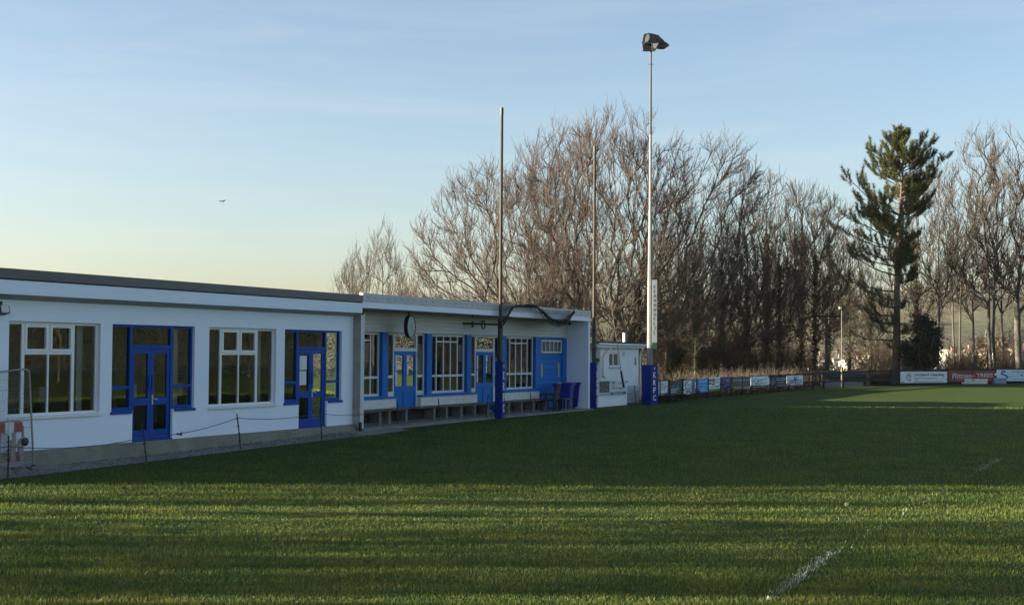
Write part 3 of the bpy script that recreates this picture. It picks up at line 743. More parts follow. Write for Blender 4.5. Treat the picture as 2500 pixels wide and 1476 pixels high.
for i in range(15):
    t = i / 14
    m_.tube([A[0].lerp(A[1], t), A[0].lerp(A[1], t).lerp(A[3].lerp(A[2], t), .5) + Vector((0, 0, -.04)), A[3].lerp(A[2], t)], .007, 3, 0, False)
    m_.tube([A[0].lerp(A[3], t), A[1].lerp(A[2], t)], .007, 3, 0, False)
m_.build('net_mesh', M['net'], net)
m_ = MB()
B = [npx(x, y, VN) for x, y in ((1330, 756), (1350, 792), (1384, 790), (1404, 757))]
for i in range(15):
    t = i / 14
    a = B[0].lerp(B[1], t); d_ = B[3].lerp(B[2], t)
    m_.tube([a, a.lerp(d_, .5) + Vector((0, 0, -.05)), d_], .006, 3, 0, False)
    m_.tube([B[0].lerp(B[3], t) - Vector((0, 0, .35 * math.sin(math.pi * t))), B[1].lerp(B[2], t)], .006, 3, 0, False)
m_.build('net_mesh', M['net'], net)
# stay wire from the second post to the shed
sw = tag(bpy.data.objects.new('stay_wire', None), 'thin slanting stay wire with a thick lower sleeve, in front of the white shed', 'wire'); COL.objects.link(sw)
wa = at(1452, 475, 56.4); wb_ = at(1516, 905, 59.0); wc_ = at(1523, 945, 59.2)
wc_.z = max(wc_.z, .5)
MB().tube([wa, wa.lerp(wb_, .5) + Vector((.02, 0, -.05)), wb_], .012, 5).build('wire', M['metal'], sw)
MB().tube([wb_, wc_], .045, 7).build('sleeve', M['stake'], sw)

# ---------------- floodlight mast
mb_ = at(1586, 985, 62.6); mb_.z = float(zg(mb_.x, mb_.y))
ms = thing('floodlight_mast', 'tall pale grey floodlight mast with a KRFC pad, rising above the bare trees', 'floodlight', tuple(mb_))
HM = at(1588, 124, 62.6).z - mb_.z
lean = .0
MB().tube([(0, 0, 0), (0, 0, 2.6), (0, 0, 5.2), (0, 0, HM * .55), (0, 0, HM * .76)], [.13, .125, .11, .066, .055], 8, smooth=False).build('pole', M['pole_grey'], ms)
MB().tube([(0, 0, HM * .76), (0, 0, HM)], [.052, .042], 8, smooth=False).build('upper_pole', flat('mast_top', (.045, .055, .07)), ms)
m_ = MB()
for z in (HM - .62,): m_.box(-.10, .10, -.012, .012, z, z + .03)
m_.build('climbing_peg', M['steel_dark'], ms)
pdm = padded(ms, .50, .0, 1.72, R(-42)); letter_block(pdm, .50, R(-42), 1.66, .06, .19)
MB().add([(.0, 0, 0)] * 0, []) if False else None
# lamp cluster
def px_m(px, py): p = at(px, py, 62.6) - mb_; return (p.x, p.z)
hd = MB().box(-.36, .16, -.10, .10, HM - .02, HM + .36); hd.build('gear_box', M['lampbody'], ms)
def lamp(root, prof, y0, y1, plate, rim=None):
    p = [px_m(*q) for q in prof]
    h = MB(); c = (sum(a for a, b in p) / len(p), sum(b for a, b in p) / len(p))
    # housing tapers towards its far side
    n_ = len(p); vs = [(a, y0, b) for a, b in p] + [(c[0] + (a - c[0]) * .8, y1, c[1] + (b - c[1]) * .8) for a, b in p]
    h.add(vs, [tuple(range(n_)), tuple(range(2 * n_ - 1, n_ - 1, -1))] + [(i, i + n_, (i + 1) % n_ + n_, (i + 1) % n_) for i in range(n_)])
    o_ = h.build('lamp_head', M['lampbody'], root, .012)
    q = [px_m(*t) for t in plate]
    MB().prism(q, 'y', y0 - .03, y0 - .002).build('reflector', M['silver'], o_)
lamp(ms, [(1570, 88), (1580, 85), (1594, 87), (1607, 91), (1612, 98), (1608, 106), (1594, 112), (1572, 113), (1566, 104)], -.36, .25, [(1578, 87), (1583, 90), (1584, 97), (1580, 106), (1573, 109), (1574, 98)])
lamp(ms, [(1566, 102), (1594, 101), (1598, 112), (1590, 121), (1568, 118)], -.16, .35, [(1567, 99.5), (1574, 99), (1574, 101.5), (1567, 102.5)])
lamp(ms, [(1598, 92), (1612, 96), (1621, 104), (1619, 110), (1600, 113), (1594, 105)], -.30, .2, [(1595, 103), (1598, 103), (1597, 109), (1593, 111)])
lamp(ms, [(1608, 104), (1624, 105), (1634, 113), (1624, 119), (1606, 119), (1600, 112)], -.22, .3, [(1598.5, 111), (1606, 111), (1603.5, 112.5), (1600, 113)])
lamp(ms, [(1588, 110), (1606, 110), (1607, 116), (1600, 126), (1596, 130), (1590, 126)], -.42, -.05, [(1592, 112), (1605, 111), (1603, 117), (1597, 125), (1593, 120)])
# vertical banner on the mast
bn = MB().box(.07, .29, -.20, -.18, 2.62, 5.42); ban = bn.build('banner', flat('banner_white', (.66, .68, .68)), ms)
m_ = MB()
rb_ = random.Random(8)
for i in range(11):      # upright row of marks too small to read
    zc = 5.12 - i * .2
    for x0_, x1_, z0_, z1_ in ((-.045, -.02, -.06, .06), (.02, .045, -.06, .06), (-.02, .02, -.015, .012), (-.02, .02, .04, .06), (-.02, .02, -.06, -.04)):
        if rb_.random() < .72: m_.box(.18 + x0_, .18 + x1_, -.2025, -.2003, zc + z0_, zc + z1_)
m_.box(.072, .288, -.2025, -.2003, 2.62, 2.70)
m_.build('lettering', flat('banner_grey', (.12, .15, .16)), ban)
MB().box(.05, .29, -.20, -.18, 2.42, 2.60).build('sign_plate', flat('green_plate', (.05, .16, .11)), ms)

# ---------------- white shed
SH = facade_root('shed', 'small white flat-roofed shed beyond the far end of the clubhouse', 'building')
VS = 1.5
def us(px, v): return fac(px, 900, v)[0]
ua, ub_, uc = us(1466, -VS), us(1559, -VS), us(1452, -VS)
ztop = 2.82
wu0, wu1 = us(1487, -VS), us(1512, -VS)
wz0 = fac(1500, 894, -VS)[1]; wz1 = fac(1500, 861, -VS)[1]
m_ = MB(); holes_wall(m_, ua, ub_, .1, ztop, VS, VS + .2, [(wu0, wu1, wz0, wz1)])
m_.box(ua + .0, ua + .2, VS + .201, VS + 3.5, .1, ztop); m_.box(ub_ - .2, ub_, VS + .201, VS + 3.5, .1, ztop); m_.box(ua + .2, ub_ - .2, VS + 3.3, VS + 3.5, .1, ztop)
m_.build('wall', M['shed_white'], SH)
MB().box(uc - 1.0, ua - .003, VS + .5, VS + .7, .1, ztop).build('wall', M['old_white'], SH)
MB().box(ub_ + .004, ub_ + .3, VS + .12, VS + 3.5, .1, 1.9).build('stone_wall', M['rubble'], SH)
MB().box(uc - 1.0, ub_ + .25, VS - .28, VS + 3.7, ztop + .08, ztop + .16).build('roof', M['roof_felt'], SH)
MB().box(uc - .2, ub_ + .12, VS - .2, VS - .17, ztop - .10, ztop + .07).build('fascia_board', M['shed_white'], SH)
MB().tube([(uc - .2, VS - .25, ztop + .05), (ub_ + .2, VS - .25, ztop + .03)], .055, 8).build('gutter', M['upvc'], SH)
MB().tube([(ub_ + .14, VS - .25, ztop), (ub_ + .1, VS - .06, ztop - .3), (ub_ + .06, VS - .06, ztop - .5), (ub_ + .06, VS - .06, .3)], .035, 6).build('downpipe', M['upvc'], SH)
MB().tube([(us(1481, -VS), VS - .25, ztop), (us(1477, -VS), VS - .07, ztop - .32), (ua + .16, VS - .06, ztop - .5), (ua + .16, VS - .06, 1.5), (ua + .5, VS - .06, 1.42)], .04, 6).build('downpipe', M['upvc'], SH)
w = MB(); f_ = .05
w.box(wu0, wu0 + f_, VS + .05, VS + .1, wz0, wz1); w.box(wu1 - f_, wu1, VS + .05, VS + .1, wz0, wz1); w.box(wu0 + f_, wu1 - f_, VS + .05, VS + .1, wz0, wz0 + f_); w.box(wu0 + f_, wu1 - f_, VS + .05, VS + .1, wz1 - f_, wz1)
um = (wu0 + wu1) / 2; w.box(um - .05, um + .05, VS + .048, VS + .098, wz0 + f_, wz1 - f_)
sw_ = w.build('window', M['upvc'], SH)
MB().quad((wu0, VS + .08, wz0), (wu1, VS + .08, wz0), (wu1, VS + .08, wz1), (wu0, VS + .08, wz1)).build('pane', flat('obscured_glass', (.10, .12, .10), .15), sw_)
MB().box(wu0 - .06, wu1 + .12, VS - .07, VS + .05, wz0 - .07, wz0 - .002).build('sill', M['old_white'], sw_)
MB().box(us(1530, -VS), ub_ - .001, VS - .04, VS - .002, .15, 1.02).build('wall_base', M['old_white'], SH)
MB().box(us(1520, -VS), us(1523.5, -VS), VS - .05, VS - .001, 2.35, 2.55).build('vent', M['old_white'], SH)
MB().tube([(us(1551, -VS), VS - .02, 1.95), (us(1549, -VS), VS - .06, 2.1), (us(1551, -VS), VS - .02, 2.3)], .03, 5).build('door_pull', M['metal'], SH)
MB().tube([(us(1529, -2.4), 2.5, ztop), (us(1529, -2.4), 2.5, ztop + .62)], .075, 8).build('flue', M['upvc'], SH)
# low white block in front of the shed, with two boards on it
v3 = -.42
l0, l1 = fac(1461, 960, v3)[0], fac(1531, 960, v3)[0]
lb = facade_root('low_wall', 'low white block wall in front of the shed, carrying two signboards', 'wall')
MB().box(l0, l1, -v3, -v3 + .85, .1, 1.22).build('block_wall', M['shed_white'], lb, .01)
MB().box(l0 - .02, l1 + .03, -v3 - .03, -v3 + .88, 1.222, 1.28).build('coping', M['concrete'], lb)
def low_sign(p0, p1, y0, y1, label, base, build):
    a, b = fac(p0, 950, v3 + .03)[0], fac(p1, 950, v3 + .03)[0]; z1, z0 = fac((p0 + p1) / 2, y0, v3 + .03)[1], fac((p0 + p1) / 2, y1, v3 + .03)[1]
    rt = MB().box(-(b - a) / 2, (b - a) / 2, -.012, .012, 0, z1 - z0).build('signboard', base)
    rt.location = fw((a + b) / 2, v3 + .03, z0); rt.rotation_euler = (0, 0, RZ); tag(rt, label, 'sign', 'boards on the low white wall')
    build(rt, b - a, z1 - z0)
def sg1(rt, w, h):
    m_ = MB().box(-w * .47, w * .47, -.0145, -.0125, h * .20, h * .97); m_.build('picture_panel', flat('sign_photo', (.05, .085, .065)), rt)
    m_ = MB(); rq = random.Random(4)
    for i in range(10): x = rq.uniform(-.4, .3) * w; z = rq.uniform(.25, .8) * h; m_.box(x, x + .12 * w, -.0165, -.0147, z, z + .06 * h)
    m_.build('picture_patch', flat('sign_photo_pale', (.22, .25, .22)), rt)
    m_ = MB()
    for i in range(5): m_.box(-w * .40 + i * w * .17, -w * .40 + i * w * .17 + w * .12, -.016, -.0125, h * .06, h * .13)
    m_.build('lettering', flat('sign_dark', (.05, .06, .06)), rt)
def sg2(rt, w, h):
    m_ = MB().box(-w * .49, w * .49, -.0145, -.0125, h * .04, h * .22); m_.build('colour_band', flat('sign_teal', (.06, .14, .17)), rt)
    m_ = MB()
    for i in range(6): m_.box(-w * .3 + i * w * .1, -w * .3 + i * w * .1 + w * .07, -.017, -.0147, h * .10, h * .15)
    m_.build('lettering', M['letter_white'], rt)
    m_ = MB()
    for dx in (-.36, -.22): m_.box(w * dx - .01, w * dx + .01, -.0145, -.0125, h * .35, h * .9)
    for k in range(6): m_.box(-w * .36, -w * .22, -.0148, -.0126, h * (.4 + .08 * k), h * (.43 + .08 * k))
    m_.box(-w * .42, -w * .2, -.0152, -.0127, h * .84, h * .92)
    put_text(m_, 'JST', w * .12, h * .78, w * .24, h * .12, -.0125)
    put_text(m_, 'PROPERTY', w * .14, h * .45, w * .56, h * .13, -.0125)
    m_.build('logo', flat('sign_slate', (.10, .13, .19)), rt)
low_sign(1462, 1487.5, 929, 965, 'dark photographic signboard on the low white wall, nearer the torn pad', flat('sign_white', (.66, .68, .69)), sg1)
low_sign(1489, 1528, 928, 963.5, 'white signboard with a ladder-like logo and a teal band on the low wall', flat('sign_white', (.66, .68, .69)), sg2)

# ---------------- stakes and rope along the clubhouse
STK = [((19, 1170), (21, 1063)), ((358, 1127), (346, 1031)), ((588, 1098), (578, 1009)), ((786, 1078), (781, 997)), ((971, 1042), (971, 981)), ((1072, 1031), (1070.5, 972)), ((1187, 1022), (1192, 963)),
       ((1296, 1011), (1295, 956)), ((1338, 1007), (1338, 974)), ((1402, 1002), (1401.5, 942)), ((1479, 991), (1476, 945)), ((1505, 988), (1504, 942)), ((1554, 985), (1548, 940))]
SL = ['navy metal stake nearest the red barrier at the left edge', 'leaning navy stake in front of the nearest dark blue double door', 'navy stake in the gravel below the second white window', 'navy stake in front of the dark blue door with paper notices',
      'short stake at the right end of the bench next to the concrete fin', 'short stake in front of the middle of the longest bench', 'leaning stake just left of the first net post', 'short stake in front of the bench beside the armchair',
      'stubby stake right in front of the armchair', 'thin stake in front of the blue bins', 'short stake in front of the dark photographic signboard', 'short stake in front of the white signboard with the teal band', 'leaning stake beside the padded floodlight mast']
tops = []
for ((bx, by), (tx, ty)), lb_ in zip(STK, SL):
    b = gnd(bx, by); t = at(tx, ty, b.y)
    rt = thing('stake', lb_, 'stake', tuple(b), 0, 'stakes holding the rope barrier')
    d = t - b
    MB().tube([(0, 0, -.05), (d.x * .5 + .006, 0, d.z * .5), (d.x, 0, d.z)], [.017, .015, .016], 6).build('rod', M['stake'], rt)
    for s in (.25, .45, .65, .85): q = d * s; MB().tube([(q.x - .03, q.y - .02, q.z), (q.x + .03, q.y - .02, q.z + .02)], .011, 5).build('rope_hook', M['stake'], rt)
    tops.append(t)
m_ = MB(); ends = [gnd(-80, 1190) + Vector((0, 0, .75))] + tops[:9] + tops[9:]
attach = [.75, .62, .88, .86, .86, .72, .62, .62, .60, .60, .60, .62, .62]
ap = []
for ((bx, by), (tx, ty)), t, s in zip(STK, tops, attach):
    b = gnd(bx, by); ap.append(b.lerp(t, s))
ap = [ap[0] + Vector((-1.6, -.6, .05))] + ap + [mb_ + Vector((-.2, -.25, .75))]
for i in range(len(ap) - 1):
    a, b = ap[i], ap[i + 1]; L = (b - a).length
    m_.tube([a.lerp(b, t) - Vector((0, 0, .045 * L * 4 * t * (1 - t) * (.55 if L > 3 else .8))) for t in [k / 10 for k in range(11)]], .0085, 5, 0, False)
kx = ap[2].lerp(ap[3], .36) - Vector((0, 0, .12))
for k in range(4): m_.tube([kx + Vector((-.09 + .03 * k, 0, .02)), kx + Vector((-.05 + .035 * k, 0, .05 - .03 * (k % 2))), kx + Vector((.05, -.01, .0 + .03 * k))], .012, 5)
tag(m_.build('rope', M['rope']), 'thin slack rope strung between the navy stakes along the clubhouse', 'rope')

# ---------------- temporary mesh fence panel and barrier at the left edge
hp = fw(fac(82, 1143, .45)[0], .45, .0); hp.z = float(zg(hp.x, hp.y)) + .13
hf = thing('mesh_fence_panel', 'leaning grey mesh fence panel with rounded corner at the left edge', 'fence panel', tuple(hp), 0)
hf.rotation_euler = Matrix.Rotation(RZ, 3, 'Z').to_euler(); hf.rotation_euler = (Matrix.Rotation(RZ, 3, 'Z') @ Matrix.Rotation(R(-5.2), 3, 'Y')).to_euler()
MB().tube(curve([(0, 0, 0), (0, 0, 1.0), (0, 0, 1.80), (-.03, 0, 1.88), (-.12, 0, 1.93), (-.5, 0, 1.94), (-3.3, 0, 1.94)], 5), .02, 8).build('tube_frame', M['metal'], hf)
MB().tube([(0, 0, .08), (-3.3, 0, .08)], .017, 8).build('bottom_rail', M['metal'], hf)
m_ = MB()
for i in range(82): m_.tube([(-.02 - i * .04, 0, .09), (-.02 - i * .04, 0, 1.93)], .0022, 3, 0, False)
for i in range(9): m_.tube([(0, .003, .18 + i * .2), (-3.3, .003, .18 + i * .2)], .0035, 3, 0, False)
m_.build('wire_mesh', M['metal'], hf)
MB().tube([(-.6, .0, .6), (-.6, -.01, .95)], .03, 7).build('tied_bottle', M['paper'], hf)
ft = thing('fence_foot', 'dark block foot under the end of the mesh fence panel', 'block', tuple(fw(float(np.array(hp) @ UV) + .22, .45, float(zg(hp.x, hp.y)))), RZ)
MB().box(-.35, .35, -.11, .11, .0, .12).build('block', M['block'], ft, .02)
MB().tube([(-.22, 0, .1205), (-.22, 0, .15)], .04, 8).build('socket', M['black'], ft)
# plastic barrier
br = gnd(20, 1158); bu = fac(58, 1100, .22)[0]
bl = fw(bu, .22, float(zg(br.x, br.y)) + .10)
ba = thing('plastic_barrier', 'faded pink plastic barrier with a red reflector board behind the mesh panel', 'barrier', tuple(bl), RZ)
m_ = MB(); T_ = .045
def slab(pts, mi=0): m_.prism(pts, 'y', -T_ / 2, T_ / 2, mi)
slab([(-2.0, .0), (-.02, .0), (-.02, .12), (-2.0, .12)])
slab([(-2.0, .80), (-.12, .80), (-.05, .84), (-.12, .93), (-2.0, .93)])
for x in (-1.9, -1.52, -1.14, -.76, -.36): slab([(x, .121), (x + .12, .121), (x + .12, .799), (x, .799)])
slab([(-.12, .121), (-.02, .121), (-.02, .52), (-.08, .58), (-.16, .5)]); slab([(-.05, .58), (-.015, .60), (-.02, .82), (-.06, .82)])
slab([(-.239, .40), (-.17, .40), (-.14, .47), (-.239, .47)])
m_.build('moulded_panel', M['barrier_red'], ba, .01)
m_ = MB()
for k in range(4): m_.box(-1.98 + k * .48, -1.98 + k * .48 + .23, -.032, -.0235, .70, .90, 0); m_.box(-1.75 + k * .48, -1.75 + k * .48 + .23, -.032, -.0235, .70, .90, 1)
m_.build('reflector_board', [M['letter_white'], M['barrier_bright']], ba)
MB().sphere((.0, -.02, .50), .10, .06, .09).build('rubber_knuckle', M['black'], ba)
# rubble heap beside it
for i, (dx, s, lab) in enumerate([(-.9, .16, 'larger dark lump of broken kerb under the plastic barrier'), (-.35, .11, 'smaller dark lump of rubble under the plastic barrier')]):
    q = fw(bu + dx, .5, 0); q.z = float(zg(q.x, q.y))
    m_ = MB(); m_.sphere((0, 0, s * .4), s * 1.6, s, s * .75, 0, 9, 6); rr_ = random.Random(i)
    m_.v = [(a + rr_.uniform(-.03, .03), b + rr_.uniform(-.03, .03), c + rr_.uniform(-.02, .02)) for a, b, c in m_.v]
    for k_ in range(len(m_.sm)): m_.sm[k_] = False
    o = m_.build('rubble_lump', M['block']); o.location = q; tag(o, lab, 'rubble')


# ================================================================== GROUND
def grid_mesh(name, xs, ys, zf, m_, clip=None):
    X, Y = np.meshgrid(xs, ys); Z = zf(X, Y); V = np.stack([X, Y, Z], -1).reshape(-1, 3); nx = len(xs); ny = len(ys)
    i = np.arange(nx - 1)[None, :] + nx * np.arange(ny - 1)[:, None]
    Q = np.stack([i, i + 1, i + 1 + nx, i + nx], -1).reshape(-1, 4)
    if clip is not None:
        c = V[Q].mean(1); Q = Q[clip(c[:, 0], c[:, 1])]
    return np_mesh(name, V, Q, m_, None, None, True)
def zterr(x, y):
    px = CX + F * x / np.maximum(y, 60)
    crest = np.interp(px, [-2500, 1000, 1990, 2400, 3200, 5000], [13, 16, 26, 32, 34, 30])
    h = zg(x, y) * (1 - sm(104, 125, y)) - .03 - 3.0 * sm(112, 200, y)
    far = sm(310, 720, y) * (crest + 3)
    wob = (np.sin(x * .021 + 1) * np.cos(y * .017) + .5 * np.sin(x * .05 + y * .03)) * 1.2 * sm(150, 400, y)
    return h + far + wob - 26 * sm(760, 1500, y)
xs = np.concatenate([np.linspace(-1500, -160, 30), np.linspace(-150, 200, 141), np.linspace(215, 1800, 50)])
ys = np.concatenate([np.linspace(-120, 0, 13), np.linspace(2.5, 130, 52), np.linspace(136, 330, 40), np.linspace(340, 800, 70), np.linspace(840, 3000, 20)])
kind(grid_mesh('terrain', xs, ys, zterr, M['terrain']), 'structure')
FENCE = [(1560, 62.0), (1605, 63.0), (1650, 66.5), (1700, 70), (1760, 74), (1850, 79.5), (1960, 84.5), (2060, 88.5), (2200, 92.5), (2350, 95.5), (2500, 98), (2700, 100)]
FX = [(p[0] - CX) / F * p[1] for p in FENCE]; FYY = [p[1] for p in FENCE]
def fence_y(x): return np.interp(x, FX, FYY)
def pitch_ok(X, Y):
    # grass sheet: up to just past the boundary fence, and outside the clubhouse strip
    u = X * UV[0] + Y * UV[1]; v = X * NV[0] + Y * NV[1] - C0
    return (Y < np.where(X > FX[1], fence_y(X) + .6, np.where(X > 4, 63.5, 62))) & ~((v < -.2) & (u > 14) & (u < 53)) & (v > -6 - 0 * X)
kind(grid_mesh('pitch', np.linspace(-30, 75, 211), np.linspace(4, 104, 201), lambda a, b: zg(a, b) + .0, M['pitch'], pitch_ok), 'structure')

# ------------------------------------------------------------------ grass blades
rg = np.random.default_rng(11)
def value_noise(x, y, s, seed):
    r = np.random.default_rng(seed); T = r.random((256, 256)); a = x / s; b = y / s
    i = np.floor(a).astype(int); j = np.floor(b).astype(int); fx = a - i; fy = b - j; fx = fx * fx * (3 - 2 * fx); fy = fy * fy * (3 - 2 * fy)
    g = lambda p, q: T[p % 256, q % 256]
    return (g(i, j) * (1 - fx) + g(i + 1, j) * fx) * (1 - fy) + (g(i, j + 1) * (1 - fx) + g(i + 1, j + 1) * fx) * fy
# ================================================================== BOUNDARY FENCE AND ADVERTISING BOARDS
# (fence polyline is defined with the ground below; repeated here as a function of pixel column)
FPX = [1560, 1605, 1650, 1700, 1760, 1850, 1960, 2060, 2200, 2350, 2500, 2700]
FPY = [62.0, 63.0, 66.5, 70, 74, 79.5, 84.5, 88.5, 92.5, 95.5, 98, 100]
def fpt(px, off=0.0):
    Yy = float(np.interp(px, FPX, FPY)) + off; x = (px - CX) / F * Yy
    return Vector((x, Yy, float(zg(x, Yy))))
pf = thing('post_and_rail_fence', 'dark creosoted post and rail fence along the far edge of the pitch', 'fence', (0, 0, 0))
posts = [1609, 1632, 1665, 1697, 1727, 1757, 1785, 1810, 1835, 1858, 1880, 1902, 1923, 1945, 1960, 1984, 2010, 2058, 2121, 2175, 2199, 2256, 2313, 2372, 2430, 2490, 2550, 2620]
m_ = None
for px in posts:
    b = fpt(px, .12); MB().box(b.x - .085, b.x + .085, b.y - .05, b.y + .07, b.z - .1, b.z + 1.02).build('post', M['timber_dark'], pf)
for h0, h1, nm in ((.86, .98, 'rail'), (.36, .47, 'rail')):
    m_ = MB()
    for a, b in zip(posts[:-1], posts[1:]):
        p, q = fpt(a, .06), fpt(b, .06)
        m_.add([(p.x, p.y, p.z + h0), (q.x, q.y, q.z + h0), (q.x, q.y, q.z + h1), (p.x, p.y, p.z + h1), (p.x, p.y + .05, p.z + h0), (q.x, q.y + .05, q.z + h0), (q.x, q.y + .05, q.z + h1), (p.x, p.y + .05, p.z + h1)],
               [(0, 1, 2, 3), (7, 6, 5, 4), (0, 4, 5, 1), (3, 2, 6, 7)])
    m_.build(nm, M['timber_dark'], pf)
# solid dark boarding right of the pine foot
p, q = fpt(2176, .02), fpt(2198, .02)
m_ = MB(); m_.add([(p.x, p.y, p.z + .1), (q.x, q.y, q.z + .1), (q.x, q.y, q.z + 1.0), (p.x, p.y, p.z + 1.0)], [(0, 1, 2, 3)]); m_.build('kick_board', M['timber_dark'], pf)

def adboard(px0, px1, y0, y1, col, label, fill, thick=.03):
    """board on the pitch side of the fence between two pixel columns, top y0, bottom y1 (at its middle)"""
    a, b = fpt(px0, -.02), fpt(px1, -.02); d = b - a; d.z = 0; w = d.length; mid = (a + b) / 2
    zt = at((px0 + px1) / 2, y0, mid.y).z; zb = at((px0 + px1) / 2, y1, mid.y).z; h = zt - zb
    base = flat(f'board_{col[0]:.2f}_{col[1]:.2f}_{col[2]:.2f}', col, .55)
    rt = MB().box(-w / 2, w / 2, -thick / 2, thick / 2, 0, h).build('advertising_board', base, None)
    rt.location = (mid.x, mid.y, zb); rt.rotation_euler = (0, math.atan2(-(zt * 0), 1) * 0, math.atan2(d.y, d.x))
    tag(rt, label, 'sign', 'advertising boards along the pitch fence')
    fill(rt, w, h, -thick / 2)
    return rt
def T(rt, col, items, y, name='lettering'):
    m_ = MB()
    for it in items:
        if isinstance(it[0], str): s, cx, cz, tw, th = it[:5]; put_text(m_, s, cx, cz, tw, th, y - .006, it[5] if len(it) > 5 else .01)
        else: m_.box(it[0], it[1], y - .004 - (it[4] if len(it) > 4 else 0), y - .0005, it[2], it[3])
    return m_.build(name, flat(f'ink_{col[0]:.2f}_{col[1]:.2f}_{col[2]:.2f}', col, .6), rt)
def scribble(w, x0, x1, z, h, n, seed):
    """a row of small marks standing for print too small to read"""
    r_ = random.Random(seed); x = x0; out = []
    while x < x1:
        l = r_.uniform(.4, 1.0) * (x1 - x0) / n; out.append((x, min(x + l * .75, x1), z, z + h)); x += l
    return out
WHITE = (.84, .87, .88)
def f1_(rt, w, h, y):
    T(rt, (.16, .22, .30), scribble(w, -w * .42, w * .3, h * .75, h * .06, 5, 1) + scribble(w, -w * .42, w * .34, h * .62, h * .06, 5, 2) + scribble(w, -w * .3, w * .3, h * .5, h * .06, 4, 3) + scribble(w, -w * .3, w * .2, h * .36, h * .04, 4, 4), y)
    T(rt, (.10, .22, .42), [(-w / 2, w / 2, 0, h * .16)], y, 'colour_band')
adboard(1609, 1630, 930, 964, WHITE, 'white board with a blue foot, hard against the padded floodlight mast', f1_)
def f2_(rt, w, h, y):
    T(rt, (.03, .22, .50), [('AS', -w * .18, h * .60, w * .22, h * .20, .02)], y)
    m_ = MB(); m_.add([(w * x, y - .005, h * z) for x, z in ((.12, .3), (.26, .3), (.28, .5), (.22, .62), (.2, .82), (.15, .6), (.10, .5))], [tuple(range(7))]); m_.build('logo', flat('logo_blue', (.04, .22, .48)), rt)
    p_ = T(rt, (.70, .70, .68), [(-w * .27, w * .10, h * .17, h * .44)], y, 'name_plate')
    T(rt, (.03, .05, .04), [('AGRI', -w * .085, h * .305, w * .32, h * .16, .02)], y - .005)
adboard(1631, 1665, 929, 963, (0.029, 0.058, 0.047), 'dark green board reading AS AGRI', f2_)
def f3_(rt, w, h, y):
    m_ = MB(); m_.tube([(w * (-.18 + .13 * math.cos(a)), y - .004, h * (.62 + .25 * math.sin(a))) for a in [R(q) for q in range(60, 300, 20)]], .03, 4); m_.build('logo', flat('logo_navy', (.06, .08, .28)), rt)
    T(rt, (.20, .26, .34), scribble(w, -w * .2, w * .14, h * .62, h * .09, 3, 5) + scribble(w, -w * .1, w * .14, h * .50, h * .05, 3, 6) + scribble(w, -w * .3, w * .1, h * .2, h * .04, 5, 7), y)
    T(rt, (.14, .20, .27), [(w * .22, w / 2, 0, h)], y, 'colour_band')
adboard(1667, 1697, 928, 961, WHITE, 'white board with a thin round logo and a slate strip at its right', f3_)
def f4_(rt, w, h, y):
    T(rt, (.04, .07, .28), [(-w / 2, -w * .27, 0, h)], y, 'colour_band')
    T(rt, (.30, .12, .16), [(-w * .46, -w * .31, h * (.08 + .2 * k), h * (.2 + .2 * k), .004) for k in range(4)], y, 'picture_panel')
    T(rt, (.55, .66, .74), [('SIGNS', w * .12, h * .80, w * .6, h * .13)] * 0 + scribble(w, -w * .2, w * .42, h * .74, h * .11, 5, 1) + scribble(w, -w * .12, w * .36, h * .5, h * .05, 5, 8) + scribble(w, -w * .12, w * .36, h * .3, h * .05, 5, 9) + scribble(w, -w * .12, w * .36, h * .12, h * .05, 5, 10), y)
adboard(1698, 1728, 924, 957, (0.058, 0.312, 0.754), 'bright sky-blue board with white lines of print', f4_)
def f5_(rt, w, h, y):
    T(rt, (.10, .30, .07), [(-w / 2, w / 2, 0, h * .18)], y, 'colour_band')
    T(rt, (.10, .13, .15), [(-w * .44, -w * .2, h * .72, h * .9), (-w * .17, w * .06, h * .66, h * .92), (-w * .44, -w * .22, h * .5, h * .66), (-w * .18, w * .04, h * .45, h * .6)], y, 'picture_panel')
    T(rt, (.10, .13, .20), scribble(w, w * .12, w * .44, h * .8, h * .07, 3, 11) + scribble(w, w * .12, w * .44, h * .58, h * .07, 3, 12) + scribble(w, -w * .4, w * .4, h * .3, h * .06, 8, 13), y)
adboard(1729, 1758, 921, 954, WHITE, 'white board with small photographs and a green foot', f5_)
def f6_(rt, w, h, y):
    m_ = MB(); m_.tube([(w * (-.1 + .12 * math.cos(a)), y - .004, h * (.5 + .35 * math.sin(a) * (1 if a < 3 else .9))) for a in [R(q) for q in range(0, 340, 20)]], .03, 4); m_.build('logo', flat('logo_lilac', (.22, .16, .34)), rt)
    T(rt, (.30, .24, .28), [(w * .05, w * .32, h * .6, h * .82)] + scribble(w, w * .05, w * .4, h * .35, h * .05, 3, 14), y)
adboard(1759, 1784, 919, 951, (0.058, 0.036, 0.143), 'dark purple board with a loop-shaped emblem', f6_)
def f7_(rt, w, h, y):
    T(rt, (.55, .58, .58), [('TOTTER CROSS', 0, h * .62, w * .86, h * .20, .015)], y)
    T(rt, (.18, .20, .21), scribble(w, -w * .35, w * .35, h * .25, h * .05, 8, 15), y)
adboard(1786.5, 1832, 919, 942, (0.058, 0.078, 0.088), 'charcoal board with a row of white capitals ending in CROSS', f7_)
def f7b(rt, w, h, y): T(rt, (.34, .15, .12), [(-w * .48, w * .48, h * .3, h * .55)], y, 'stripe')
adboard(1788, 1831, 942.6, 948.5, (0.520, 0.260, 0.221), 'narrow pinkish red strip board under the charcoal one', f7b)
